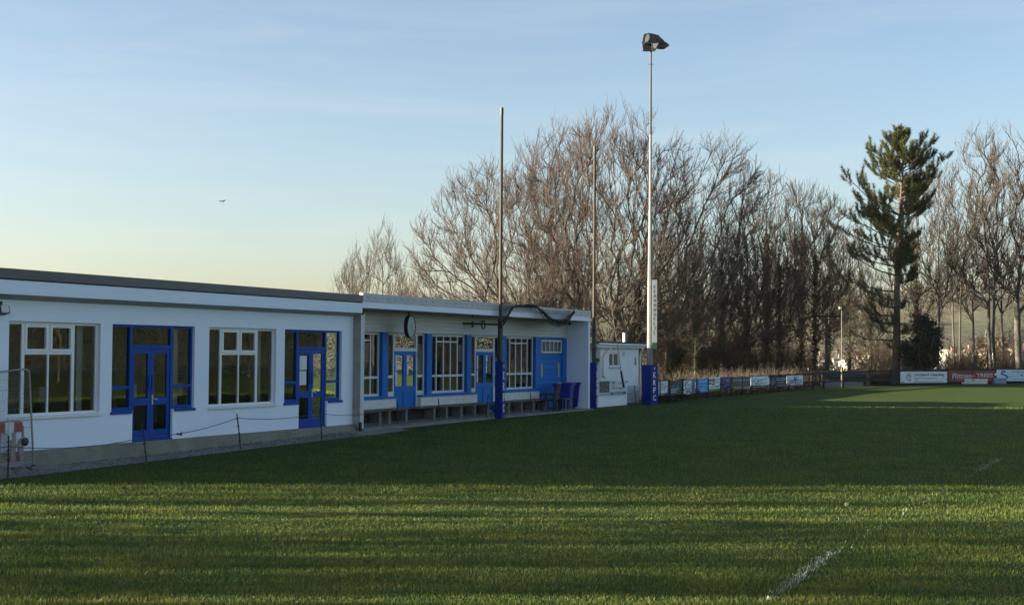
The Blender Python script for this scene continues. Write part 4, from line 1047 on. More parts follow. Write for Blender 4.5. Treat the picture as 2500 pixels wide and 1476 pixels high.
def f8_(rt, w, h, y):
    m_ = MB(); m_.tube([(w * (-.28 + .06 * math.sin(a * 2) + .04 * t_), y - .004, h * (.12 + .76 * t_)) for t_, a in [(k / 12, k / 12 * 4) for k in range(13)]], .025, 4); m_.build('logo', flat('logo_grey', (.22, .30, .40)), rt)
    T(rt, (.20, .27, .37), [('SAAV', .02 * w, h * .55, w * .34, h * .34)] + scribble(w, w * .2, w * .42, h * .6, h * .08, 3, 16) + scribble(w, -w * .15, w * .42, h * .22, h * .06, 6, 17), y)
adboard(1832.5, 1876, 918, 940, WHITE, 'white board with a grey wavy emblem and large pale blue capitals', f8_)
def f8b(rt, w, h, y): T(rt, (.45, .45, .45), scribble(w, -w * .4, w * .4, h * .3, h * .3, 10, 30), y)
adboard(1833, 1876, 940.6, 945.5, (.02, .022, .028), 'narrow black strip board under the white one with the wavy emblem', f8b)
def f9_(rt, w, h, y):
    m_ = MB(); m_.add([(w * x, y - .004, h * z) for x, z in ((-.48, .5), (-.3, .08), (-.12, .5), (-.3, .92))], [(0, 1, 2, 3)]); m_.build('logo', flat('logo_teal', (.04, .15, .20)), rt)
    T(rt, (.55, .56, .60), scribble(w, -w * .08, w * .45, h * .78, h * .07, 6, 18) + scribble(w, -w * .08, w * .45, h * .62, h * .07, 6, 19) + scribble(w, .0, w * .35, h * .38, h * .06, 4, 20) + scribble(w, -.0, w * .45, h * .14, h * .06, 6, 21), y)
adboard(1878, 1920, 918.5, 944, (0.016, 0.021, 0.065), 'navy board with a teal diamond and white lines of print', f9_)
def f10(rt, w, h, y):
    T(rt, (.04, .06, .20), [('SOL', -w * .20, h * .52, w * .26, h * .26, .03), (-w * .33, -w * .07, h * .27, h * .33)], y)
    T(rt, (.16, .22, .34), scribble(w, w * .06, w * .42, h * .5, h * .12, 3, 22) + scribble(w, w * .06, w * .42, h * .32, h * .08, 4, 23), y)
    m_ = MB()
    for a_, b_ in (((-.06, .95), (.0, .2)), ((.06, .95), (.0, .2)), ((-.0, .9), (0, .15)), ((-.09, .8), (0, .3)), ((.09, .8), (0, .3))): m_.tube([(w * a_[0], y - .005, h * a_[1]), (w * b_[0], y - .005, h * b_[1])], .02, 4)
    m_.build('logo', flat('logo_navy', (.06, .08, .28)), rt)
    T(rt, (.16, .04, .22), [(-w / 2, w / 2, 0, h * .15)], y, 'colour_band')
adboard(1921, 1960.5, 916, 942.5, WHITE, 'white board with a spray-like emblem and a purple foot, at the open rails', f10)
def f11(rt, w, h, y):
    T(rt, (.09, .16, .26), [('Orchard Cleaning', w * .11, h * .70, w * .64, h * .29, .03)], y)
    T(rt, (.36, .43, .47), scribble(w, -w * .21, w * .3, h * .36, h * .09, 12, 24), y)
    T(rt, (.08, .10, .12), scribble(w, -w * .22, w * .42, h * .06, h * .06, 16, 25), y)
    m_ = MB(); m_.tube([(w * (-.32) + h * .33 * math.cos(a), y - .004, h * .55 + h * .33 * math.sin(a)) for a in [R(q) for q in range(40, 330, 14)]], .022, 4)
    m_.box(-w * .325, -w * .312, y - .006, y - .001, h * .25, h * .5)
    for dx, dz in ((0, .62), (.03, .56), (-.03, .56), (.02, .68), (-.02, .7)): m_.sphere((w * (-.318 + dx), y - .004, h * dz), h * .07, .01, h * .07, 0, 8, 5)
    m_.build('logo', flat('logo_teal_grey', (.13, .24, .30)), rt)
adboard(2198.6, 2312, 906.5, 934, (0.806, 0.880, 0.880), 'long pale blue-white board reading Orchard Cleaning', f11)
def f12(rt, w, h, y):
    T(rt, (.62, .58, .55), [('TREES', w * .27, h * .58, w * .36, h * .34, .03)], y)
    m_ = MB()   # script-like name with a long underline stroke
    vs, fs = text_geo('Pittman', w * .40, h * .44, .02); m_.add([(-w * .22 + a + b * .18, y - .006 - c, h * .55 + b) for a, b, c in vs], fs)
    m_.box(-w * .02, w * .06, y - .006, y - .001, h * .48, h * .52); m_.tube([(-w * .43, y - .005, h * .16), (-w * .38, y - .005, h * .6), (-w * .33, y - .005, h * .78)], .02, 4)
    m_.build('lettering', flat('ink_0.62_0.58_0.55', (.62, .58, .55)), rt)
    T(rt, (.34, .20, .17), scribble(w, -w * .36, w * .43, h * .15, h * .13, 18, 26), y, 'small_lettering')
    m_ = MB(); m_.sphere((0, y - .004, h * .82), h * .11, .01, h * .14, 0, 10, 6); m_.build('logo', flat('logo_black', (.05, .03, .03)), rt)
adboard(2315.5, 2429, 903.5, 932, (0.260, 0.049, 0.036), 'long dark red board reading Pittman TREES', f12)
def f13(rt, w, h, y):
    m_ = MB(); m_.tube(curve([(-w * .40 + h * a, y - .003, h * b) for a, b in ((.35, .82), (.0, .85), (-.05, .65), (.3, .52), (.55, .42), (.45, .2), (.0, .14))], 6), h * .07, 6); m_.build('logo', flat('logo_river_blue', (.03, .11, .38)), rt)
    T(rt, (.10, .22, .50), [('Selworthy V', w * .10, h * .82, w * .62, h * .17, .01)], y)
    T(rt, (.04, .06, .22), [('01548 6', w * .12, h * .52, w * .34, h * .17, .03)], y)
    T(rt, (.25, .35, .5), scribble(w, -w * .2, w * .45, h * .14, h * .06, 14, 27), y)
adboard(2433, 2560, 902, 929.5, (0.650, 0.806, 0.880), 'light blue board with a dark blue S-shaped river emblem, cut by the photo edge', f13)
# white tray and pale blue box under the red and blue boards
b = fpt(2379, -.5)
wt = tag(MB().box(-.85, .85, -.03, .03, .02, .34).build('white_panel', M['letter_white']), 'long low white panel standing in the grass below the dark red board', 'panel'); wt.location = b
m_ = MB().box(-.78, .78, -.036, -.0305, .08, .29); m_.build('recessed_panel', flat('off_white', (.62, .61, .55)), wt)
MB().box(-.2, .0, -.05, -.0365, .26, .31).build('handle', M['black'], wt)
b = fpt(2439, -.3)
bx_ = tag(MB().box(-.42, .42, -.25, .25, .0, .33).build('grit_box', flat('pale_blue_box', (.22, .30, .38)), None, .02), 'pale blue-grey box on the grass under the light blue board', 'box'); bx_.location = b
m_ = MB().box(-.44, .44, -.27, .27, .331, .37); m_.build('lid', flat('pale_blue_lid', (.25, .33, .40)), bx_)
# white ball-like float between the boards
b = fpt(2431, -.1)
o = tag(MB().sphere((0, 0, 0), .10, .10, .10, 0, 12, 8).build('float', M['letter_white']), 'round white float hung between the red and the light blue boards', 'float'); o.location = (b.x, b.y, b.z + .62)
# small lamp column behind the rails
b = fpt(2055.5, -.25); hz_ = at(2055, 748, b.y).z - b.z
lc = thing('lamp_column', 'short slim lamp column with a boxy black head at the open rails', 'floodlight', tuple(b))
MB().tube([(0, 0, 0), (0, 0, 1.1)], .045, 8).build('base', flat('column_grey', (.13, .13, .125)), lc)
MB().tube([(0, 0, 1.1), (0, 0, hz_ - .2)], [.030, .026], 8).build('pole', flat('column_grey', (.13, .13, .125)), lc)
h_ = MB().prism([(-.16, hz_ - .22), (.16, hz_ - .25), (.18, hz_ + .02), (-.16, hz_ + .03)], 'y', -.2, .15).build('lamp_head', M['black'], lc)
MB().box(-.168, -.162, -.18, .1, hz_ - .15, hz_).build('reflector', M['silver'], h_)
MB().box(-.15, -.04, -.206, -.2005, hz_ - .16, hz_ - .04).build('lens', M['silver'], h_)
# dark low shelter beyond the rails
b = fpt(2056, 3.2)
sh = thing('low_shelter', 'low dark shelter with a pale base seen through the open rails', 'shelter', (b.x, b.y, zg(b.x, b.y) - .1), .05)
MB().prism([(-.8, .62), (-.8, .86), (.9, 1.02), (.9, .8)], 'x', -1.75, 1.75).build('roof', flat('shelter_dark', (.018, .024, .03)), sh)
MB().box(-1.65, 1.65, -.6, .7, .34, .64).build('wall', flat('shelter_side', (.028, .038, .045)), sh)
MB().box(-1.4, 1.2, -.64, .6, 0, .33).build('base', flat('shelter_base', (.16, .20, .23)), sh)
for x in (-1.6, 1.5): MB().box(x - .06, x + .06, -.62, -.5, 0, .62).build('leg', M['timber_dark'], sh)

# telegraph pole beyond the fence
def tele(px, Y, y_top, y_base, label, arms):
    b = at(px, y_base, Y); b.z = min(b.z, .3); H = at(px, y_top, Y).z - b.z
    rt = thing('utility_pole', label, 'pole', tuple(b), 0, 'wooden utility poles beyond the fence')
    MB().tube([(0, 0, 0), (0, 0, H)], [.13, .10], 8).build('pole', M['post_brown'], rt)
    for a in arms: MB().box(-1.0, 1.1, -.07, .05, H - a - .06, H - a + .06).build('crossarm', M['timber_dark'], rt)
tele(2018, 100, 765, 935, 'wooden pole with a crossarm near its top, left of the slim lamp column', (.2,))

# ================================================================== TREES
def nrm(a): return a / np.maximum(np.linalg.norm(a, axis=-1, keepdims=True), 1e-9)
def grow(rng, start, d, length, r0, k, gnarl, trop, rend=.45):
    n = len(start); P = np.zeros((n, k + 1, 3)); P[:, 0] = start; d = nrm(d); s = (length / k)[:, None]
    for i in range(k):
        d = nrm(d + gnarl * rng.normal(0, 1, (n, 3)) + trop); P[:, i + 1] = P[:, i] + d * s
    return P, r0[:, None] * np.linspace(1, rend, k + 1)[None, :]
def spawn(rng, P, Rr, per, tmin, tmax, ang, asd, along=None):
    n, k1, _ = P.shape; idx = np.repeat(np.arange(n), per); m = len(idx)
    t = tmin + (tmax - tmin) * (np.tile(np.arange(per), n) + rng.random(m)) / per
    f = t * (k1 - 1); i = np.minimum(f.astype(int), k1 - 2); fr = (f - i)[:, None]
    pos = P[idx, i] * (1 - fr) + P[idx, i + 1] * fr; tan = nrm(P[idx, i + 1] - P[idx, i])
    rad = Rr[idx, i] * (1 - fr[:, 0]) + Rr[idx, i + 1] * fr[:, 0]
    pr = nrm(np.cross(tan, rng.normal(0, 1, (m, 3)))); a = (ang + asd * rng.normal(0, 1, m))[:, None]
    return idx, t, pos, tan * np.cos(a) + pr * np.sin(a), rad
def tubes(groups):
    VS = []; QS = []; o = 0
    for P, Rr, s in groups:
        if len(P) == 0: continue
        n, k, _ = P.shape; tg = np.zeros_like(P); tg[:, 1:-1] = P[:, 2:] - P[:, :-2]; tg[:, 0] = P[:, 1] - P[:, 0]; tg[:, -1] = P[:, -1] - P[:, -2]; tg = nrm(tg)
        ref = np.zeros_like(P); ref[..., 0] = .3; ref[..., 1] = .9; ref[..., 2] = .2
        a = nrm(np.cross(tg, ref)); b = np.cross(tg, a); an = np.arange(s) * 2 * np.pi / s
        V = P[:, :, None, :] + Rr[:, :, None, None] * (a[:, :, None, :] * np.cos(an)[None, None, :, None] + b[:, :, None, :] * np.sin(an)[None, None, :, None])
        base = (np.arange(n) * k * s)[:, None, None] + (np.arange(k - 1) * s)[None, :, None] + o
        j = np.arange(s)[None, None, :]; j2 = (np.arange(s) + 1)[None, None, :] % s
        QS.append(np.stack([base + j, base + j2, base + s + j2, base + s + j], -1).reshape(-1, 4)); VS.append(V.reshape(-1, 3)); o += n * k * s
    return np.concatenate(VS), np.concatenate(QS)
def leafcloud(rng, C, size, jitter=.3, flat_=.4):
    """one small quad per centre"""
    n = len(C); a = nrm(rng.normal(0, 1, (n, 3))); b = nrm(np.cross(a, rng.normal(0, 1, (n, 3)))); s = (size * (1 + jitter * rng.normal(0, 1, n)))[:, None]
    V = np.stack([C - a * s, C + b * s * .5, C + a * s, C - b * s * .5], 1).reshape(-1, 3); o = np.arange(n)[:, None] * 4
    return V, o + np.arange(4)[None, :]

def bare_tree(name, label, seed, H, rx, ry, zc, nt=650, zmin=2.0, shift=(0, 0), stems=1, sep=.5, leader=False, tip=.015, twr=1.0, up=.10, sweep=0.0, tw='twig', bk='bark', ivy=0.0, tl=1.0, per=(3, 3), group='bare winter trees behind the fence', cone=0.0, wpl=.46, sh=.36, shell=5.0):
    """leafless tree: branches are grown one after another towards points filling an egg-shaped crown, each starting from the
    nearest fitting branch; thickness follows the number of twigs carried"""
    rng = np.random.default_rng(seed); rt = thing(name, label, 'tree', (0, 0, 0), 0, group)
    p = nrm(rng.normal(0, 1, (nt, 3))) * (rng.random((nt, 1)) ** (1 / shell)); up_ = p[:, 2] > 0
    z = zc + np.where(up_, p[:, 2] * (H - .5 - zc), p[:, 2] * (zc - zmin)); wz = 1 - cone * np.clip((z - zc) / (H - zc), 0, 1)
    lump = 1 + .08 * np.sin(np.arctan2(p[:, 1], p[:, 0]) * 3 + seed) * np.cos(p[:, 2] * 4 + seed) + .05 * np.sin(p[:, 2] * 9 + seed)
    Tg = np.stack([shift[0] + p[:, 0] * rx * lump * wz + sweep * np.clip(z - zmin, 0, 99), shift[1] + p[:, 1] * ry * lump * wz, zc + (z - zc) * np.clip(lump, .9, 1.1)], -1)
    N = stems * 9 + nt * 4; pos = np.zeros((N, 3)); dr = np.zeros((N, 3)); pl = np.zeros(N); par = np.full(N, -1); m = 0; stem_ids = []
    for s in range(stems):
        ang = 6.283 * s / stems + rng.uniform(0, 1); off = np.array([math.cos(ang), math.sin(ang), 0]); k = 9; t = np.linspace(0, 1, k)[:, None]
        topz = H * .80 if leader else zc * sh
        sp = sep * (1 if stems > 1 else 0)
        P = off * sp * .5 + off * sp * 1.6 * t ** 1.5 + np.array([shift[0] * .45 + sweep * topz * .5, shift[1] * .4, 0]) * t ** 1.3 + np.array([0, 0, topz]) * t
        P[1:] += np.cumsum(rng.normal(0, .05 * H / 14, (k - 1, 3)) * [1, 1, 0], 0); P[0, 2] = -.4
        pos[m:m + k] = P; tg = nrm(np.gradient(P, axis=0)); dr[m:m + k] = tg; pl[m:m + k] = np.linspace(0, topz, k); par[m + 1:m + k] = np.arange(m, m + k - 1); stem_ids.append(np.arange(m, m + k)); m += k
    ok_from = np.ones(N, bool)
    for ids in stem_ids: ok_from[ids[:3 if not leader else 2]] = False
    order = np.argsort(np.linalg.norm(Tg - np.array([shift[0] * .4, 0, zc * .55]), axis=1) + rng.normal(0, .5, nt)); br = []
    for q in order:
        d = Tg[q] - pos[:m]; L = np.linalg.norm(d, axis=1) + 1e-6; c = (d * dr[:m]).sum(1) / L
        cost = L * (1 + .7 * (1 - c)) + wpl * pl[:m] + np.where(ok_from[:m], 0, 1e3); j = int(np.argmin(cost)); L = L[j]
        if L < .25: continue
        t = np.array([.25, .5, .75, 1.0])[:, None]; n0 = pos[j]; ctl = n0 + nrm(dr[j] * .55 + d[j] / L * .45 + np.array([0, 0, -.12])) * L * .5
        P = n0 * (1 - t) ** 2 + 2 * ctl * t * (1 - t) + Tg[q] * t ** 2 + rng.normal(0, .017 * L, (4, 3))
        pos[m:m + 4] = P; pts = np.concatenate([n0[None], P]); dr[m:m + 4] = nrm(pts[1:] - pts[:-1]); pl[m:m + 4] = pl[j] + L * t[:, 0]; par[m:m + 4] = [j, m, m + 1, m + 2]; br.append([j, m, m + 1, m + 2, m + 3]); m += 4
    cnt = np.zeros(m); haschild = np.zeros(m, bool); haschild[par[:m][par[:m] >= 0]] = True; cnt[~haschild] = 1
    for i in range(m - 1, -1, -1):
        if par[i] >= 0: cnt[par[i]] += cnt[i]
    rad = tip * np.maximum(cnt, 1) ** .43
    br = np.array(br); BP = pos[br]; BR = rad[br]; BR[:, 0] = np.minimum(BR[:, 0], BR[:, 1] * 1.15)
    SP = [pos[i] for i in stem_ids]; SR = [rad[i] * np.concatenate([[1.45, 1.12], np.ones(len(i) - 2)]) for i in stem_ids]
    big = BR[:, 1] > .045
    g = [(np.array(SP), np.array(SR), 9), (BP[big], BR[big], 6)]; V, Q = tubes(g); np_mesh('trunk', V, Q, M[bk], rt, None, True)
    upv = np.array([0, 0, 1.0]); cen = np.array([shift[0] + sweep * zc * .6, shift[1], zc * .6])
    thin = BR[:, 4] < .05
    i, t, ps, d, r = spawn(rng, BP[thin], BR[thin], per[0], .25, 1.0, .62, .2); o_ = nrm(ps - cen)
    P3, R3 = grow(rng, ps, d + o_ * .55 + upv * .12 + np.array([sweep, 0, 0]), tl * rng.uniform(.45, 1.3, len(t)) * (1.2 - .4 * t), np.minimum(r * .7, .021 * twr), 5, .07, upv * up + np.array([sweep * .15, 0, 0]), .6)
    # every branch tip runs on as a twig
    Pt, Rt = grow(rng, BP[thin][:, -1], BP[thin][:, -1] - BP[thin][:, -2] + upv * .1, tl * rng.uniform(.6, 1.3, thin.sum()), BR[thin][:, -1], 5, .08, upv * up * 1.2, .6)
    P3 = np.concatenate([P3, Pt]); R3 = np.concatenate([R3, Rt])
    i, t, ps, d, r = spawn(rng, P3, R3, per[1], .15, 1.0, .55, .2); P4, R4 = grow(rng, ps, d + upv * .1, tl * .5 * rng.uniform(.4, 1.3, len(t)), np.full(len(t), .0135 * twr), 4, .08, upv * up * 1.4, .65)
    V, Q = tubes([(BP[~big], BR[~big], 4), (P3, R3, 3), (P4, R4, 3)]); np_mesh('crown', V, Q, M[tw], rt)
    if ivy:
        P = SP[0]; rr = SR[0]; n = int(2600 * ivy); z = rng.random(n) ** .8 * P[-1, 2] * .9; f = np.clip(z / P[-1, 2], 0, .98) * (len(P) - 1); j = f.astype(int); c = P[j] * (1 - f + j)[:, None] + P[j + 1] * (f - j)[:, None]
        a = rng.random(n) * 6.283; r_ = rr[j] + rng.random(n) ** 2 * (.34 + .12 * np.sin(z * 2.1)); c = c + np.stack([np.cos(a) * r_, np.sin(a) * r_, z * 0], -1); V, Q = leafcloud(rng, c, .085); np_mesh('ivy', V, Q, M['ivy'], rt)
    return rt
def resamp(P, k):
    n, m, _ = P.shape; f = np.linspace(0, m - 1, k + 1); i = np.minimum(f.astype(int), m - 2); fr = (f - i)[None, :, None]
    return P[:, i] * (1 - fr) + P[:, i + 1] * fr
def place(t, px, Y, z=None, rz=0.0, sc=1.0):
    x = (px - CX) / F * Y; t.location = (x, Y, (float(zterr(x, Y)) if z is None else z)); t.rotation_euler = (0, 0, rz); t.scale = (sc, sc, sc); return t
#TREES
# the big spreading mass behind the clubhouse
def ht(y, px, Y): return at(px, y, Y).z
tA = place(bare_tree('bare_tree', 'broad pinkish bare tree fanning low over the clubhouse roof, left in the mass', 21, ht(380, 1220, 94), 6.3, 4.5, 6.0, 1050, 2.2, (-2.6, 0), 3, .7, up=.09, twr=.85), 1330, 94, 0)
tB = place(bare_tree('bare_tree', 'tallest bare tree of the mass, its upright top behind the floodlight mast', 22, ht(255, 1500, 92), 5.9, 4.5, 9.6, 1150, 2.5, (.3, 0), 3, .7, up=.09, twr=.85), 1478, 92, 0)
tC = place(bare_tree('bare_tree', 'wind-swept bare tree leaning right, just right of the floodlight mast', 23, ht(325, 1700, 95), 4.0, 3.6, 8.8, 560, 2.4, (.3, 0), 2, .6, sweep=.27, up=.04, tw='twig_grey', ivy=.6), 1625, 95, 0)
tA2 = place(bare_tree('bare_tree', 'bare tree filling the middle of the mass between the two net posts', 24, ht(300, 1400, 101), 5.2, 4.0, 9.0, 560, 3, (-.4, 0), 2, .6, up=.09, twr=.85), 1370, 101, 0)
tC2 = place(bare_tree('bare_tree', 'dark low bare tree tangled under the wind-swept one', 25, ht(470, 1760, 99), 4.6, 4.0, 5.6, 300, 1.8, (.8, 0), 2, .6, sweep=.08, tw='twig_grey', ivy=.8), 1735, 99, 0)
tD = place(bare_tree('bare_tree', 'ivy-footed bare tree with a fine pale top, right of the wind-swept one', 26, ht(425, 1870, 102), 2.9, 2.8, 8.6, 260, 3, (.2, 0), 1, 0, True, tw='twig_grey', ivy=1.0), 1870, 102, 0)
tE = place(bare_tree('bare_tree', 'slimmer bare tree between the ivy-footed one and the slim lamp column', 27, ht(428, 1955, 104), 2.6, 2.6, 8.6, 230, 3, (.2, 0), 1, 0, True, tw='twig_grey', ivy=.7), 1955, 104, 0)
for px, Y, rz, s_, lab in ((2022, 110, 1.0, .98, 'slim bare tree rising behind the utility pole'), (2075, 114, 2.6, .80, 'low slim bare tree between the lamp column and the pine'), (2128, 112, 4.0, .62, 'small bare tree half hidden under the left boughs of the pine'), (2238, 116, 5.2, 1.05, 'bare tree hidden behind the right side of the pine')):
    c = dup(tE, label=lab); place(c, px, Y, 0, rz, s_)
# more trunks with ivy under the mass (copies, each turned and scaled)
for px, Y, rz, s, lab in ((1698, 90, 1.2, .60, 'ivy-wrapped stem behind the bright sky-blue board'), (1762, 94, 2.2, .68, 'ivy-wrapped stem behind the dark purple board'), (1826, 97, 3.4, .66, 'ivy-wrapped stem behind the charcoal board'),
                          (1905, 98, 4.1, .72, 'ivy-wrapped stem behind the navy board with the diamond'), (1990, 101, 5.0, .8, 'thin ivy-wrapped tree at the open rails, left of the utility pole'), (1560, 97, .6, .62, 'ivy-wrapped stem hidden behind the shed and mast')):
    c = dup(tD, label=lab); place(c, px, Y, None, rz, s)
# thin feathery trees beyond the roof
bi = bare_tree('birch_tree', 'taller feathery pale tree beyond the grey roof, left of the big bare mass', 31, 12.9, 2.2, 2.0, 7.0, 150, 2, (0, 0), 1, 0, True, tip=.012, twr=.8, tw='twig_grey', bk='bark_grey', up=.2, tl=1.3, per=(3, 3), cone=.55, group='feathery trees beyond the roof'); place(bi, 932, 118, 0.1)
c = dup(bi, label='shorter feathery tree beyond the grey roof, leftmost of the pair'); place(c, 862, 122, -.6, 2.0, .93)
c = dup(bi, label='low feathery tree in the gap between the pair and the big bare mass'); place(c, 985, 112, -.6, 4.0, .68)
# right-hand group
tF = place(bare_tree('bare_tree', 'slim bare tree right behind the pine and above the dark evergreen', 41, ht(385, 2292, 106), 2.1, 2.1, 10.5, 120, 6, (0, 0), 1, 0, True, tw='twig_grey', bk='bark_grey', per=(3, 3)), 2292, 106, 0)
tG = place(bare_tree('bare_tree', 'straight bare tree behind the long dark red board', 42, ht(385, 2335, 108), 2.3, 2.2, 10.5, 130, 6, (.1, 0), 2, .4, True, tw='twig_grey', bk='bark_grey', per=(3, 3)), 2335, 108, 0)
tH = place(bare_tree('bare_tree', 'double-stemmed bare tree behind the right end of the dark red board', 43, ht(312, 2400, 106), 2.9, 2.8, 12, 190, 6, (-.6, 0), 2, .4, True, tip=.019, tw='twig_grey', bk='bark_grey', per=(3, 3)), 2420, 106, 0)
tI = place(bare_tree('bare_tree', 'thick pale grey bare tree behind the light blue board at the photo edge', 44, ht(296, 2487, 107), 3.4, 3.2, 11.5, 260, 6, (.1, 0), 1, 0, False, sh=.62, tip=.027, tw='twig_grey', bk='bark_grey', per=(3, 3)), 2484, 107, 0)
c = dup(tF, label='thin bare tree standing between the straight and the double-stemmed trees'); place(c, 2375, 111, 0, 2.5, .94)
c = dup(tF, label='slim bare tree behind the fork of the double-stemmed one'); place(c, 2448, 118, 0, 4.4, 1.12)
c = dup(tG, label='bare tree at the very right edge, behind the thick pale one'); place(c, 2535, 112, 0, 1.0, 1.05)

# ---------------- scrub and undergrowth behind the fence
def shrub(seed, H, rr, n, tw='twig_pale'):
    rng = np.random.default_rng(seed); rt = thing('bare_shrub', 'x', 'shrub', (0, 0, 0), 0, 'sunlit bare shrubs behind the fence')
    a = rng.random(n) * 6.283; e = np.abs(rng.normal(.0, .38, n)); d = np.stack([np.cos(a) * np.sin(e), np.sin(a) * np.sin(e), np.cos(e)], -1)
    s = np.stack([np.cos(a) * rr * .25 * rng.random(n), np.sin(a) * rr * .25 * rng.random(n), a * 0 - .1], -1)
    P1, R1 = grow(rng, s, d, H * rng.uniform(.6, 1.05, n), np.full(n, .022), 6, .10, np.array([0, 0, .02]))
    i, t, pos, d, r = spawn(rng, P1, R1, 8, .2, 1, .6, .2); P2, R2 = grow(rng, pos, d, H * .28 * rng.uniform(.5, 1.2, len(t)) * (1.3 - .8 * t), np.full(len(t), .012), 4, .14, np.array([0, 0, .06]))
    i, t, pos, d, r = spawn(rng, P2, R2, 5, .2, 1, .6, .2); P3, R3 = grow(rng, pos, d, H * .11 * rng.uniform(.6, 1.3, len(t)), np.full(len(t), .009), 3, .16, np.array([0, 0, .05]))
    V, Q = tubes([(P1, R1, 4)]); np_mesh('stem', V, Q, M[tw], rt); V, Q = tubes([(P2, R2, 3), (P3, R3, 3)]); np_mesh('crown', V, Q, M[tw], rt)
    return rt
protos = [shrub(51, 3.4, 1.8, 26), shrub(52, 2.6, 1.8, 30), shrub(53, 4.6, 1.8, 24, 'twig')]
spots = [(1612, 98), (1640, 104), (1662, 99), (1685, 106), (1708, 100), (1728, 108), (1750, 101), (1772, 109), (1793, 102), (1815, 110), (1838, 103), (1858, 112), (1878, 104), (1899, 113), (1920, 105), (1942, 114), (1966, 108), (1650, 116), (1700, 118), (1755, 120), (1805, 121), (1860, 122), (1915, 123),
         (2140, 110), (2165, 107), (2205, 108), (2330, 112), (2352, 108), (2368, 116), (2390, 112), (2408, 119), (2435, 112), (2455, 109), (2462, 118), (2500, 114), (2520, 110), (2345, 122), (2300, 118), (1590, 100), (1540, 102)]
rs = random.Random(12)
land = ['behind the white board by the mast', 'behind the dark green board', 'behind the slate-striped board', 'behind the sky-blue board', 'behind the green-footed board', 'behind the purple board', 'behind the charcoal board', 'behind the wavy-emblem board', 'behind the navy board', 'behind the purple-footed board', 'at the open rails', 'near the pine foot', 'behind the long pale board', 'behind the dark red board', 'behind the light blue board', 'behind the shed']
def where(px): return land[[px < 1630, px < 1666, px < 1698, px < 1728, px < 1758, px < 1785, px < 1832, px < 1877, px < 1921, px < 1961, px < 2100, px < 2199, px < 2312, px < 2429, True].index(True)] if px > 1600 else land[15]
cnt = {}
for i, (px, Y) in enumerate(spots):
    k = [0, 1, 2, 0, 1, 1][rs.randrange(6)]; nm_ = ['tall straw-brown', 'low dense straw-brown', 'tall dark brown'][k]
    w_ = where(px); key = (nm_, w_); cnt[key] = cnt.get(key, 0) + 1
    row = 'front row' if Y < 113 else 'back row'
    lab = f'{nm_} bare shrub, {row}, {w_}' + ('' if cnt[key] == 1 else ', further right' if cnt[key] == 2 else ', by a trunk')
    o = protos[k] if protos[k]['label'] == 'x' else dup(protos[k]); o['label'] = lab
    place(o, px, Y, None, rs.uniform(0, 6.28), rs.uniform(.85, 1.3))
for p_ in protos:
    if p_['label'] == 'x':
        for ch_ in list(p_.children): bpy.data.objects.remove(ch_)
        bpy.data.objects.remove(p_)
# tangled low growth along the fence foot (one mass)
rng = np.random.default_rng(61); n = 4200
px = rng.uniform(1590, 2560, n); Yo = rng.uniform(.5, 9, n); yy = np.interp(px, FPX, FPY) + Yo; xx = (px - CX) / F * yy
keep = ~((px > 1962) & (px < 2130) & (Yo < 5)); xx = xx[keep]; yy = yy[keep]; n = len(xx)
st_ = np.stack([xx, yy, zterr(xx, yy)], -1); a = rng.random(n) * 6.283; e = rng.random(n) * 1.2; d = np.stack([np.cos(a) * np.sin(e), np.sin(a) * np.sin(e), np.cos(e)], -1)
P1, R1 = grow(rng, st_, d, rng.uniform(.5, 1.5, n), np.full(n, .012), 6, .12, np.array([0, 0, -.09]), .6)
i, t, pos, d, r = spawn(rng, P1, R1, 3, .2, 1, .7, .2); P2, R2 = grow(rng, pos, d, rng.uniform(.2, .6, len(t)), np.full(len(t), .008), 3, .15, np.array([0, 0, .02]))
V, Q = tubes([(P1, R1, 3), (P2, R2, 3)]); ug = kind(np_mesh('undergrowth', V, Q, M['twig']), 'stuff'); ug['label'] = 'tangle of brambles and dead stems along the foot of the fence'
c = np.stack([xx, yy, zterr(xx, yy)], -1); c = np.repeat(c, 7, 0) + rng.normal(0, .28, (n * 7, 3)); c[:, 2] = np.abs(c[:, 2] - np.repeat(st_[:, 2], 7)) * .9 + np.repeat(st_[:, 2], 7) + .05
V, Q = leafcloud(rng, c, .07); lv = kind(np_mesh('undergrowth', V, Q, leaf_mat('bramble_leaves', (.030, .036, .016), (.07, .062, .03), 1.0, .25)), 'stuff'); lv['label'] = 'low bramble leaves and weeds behind the fence boards'

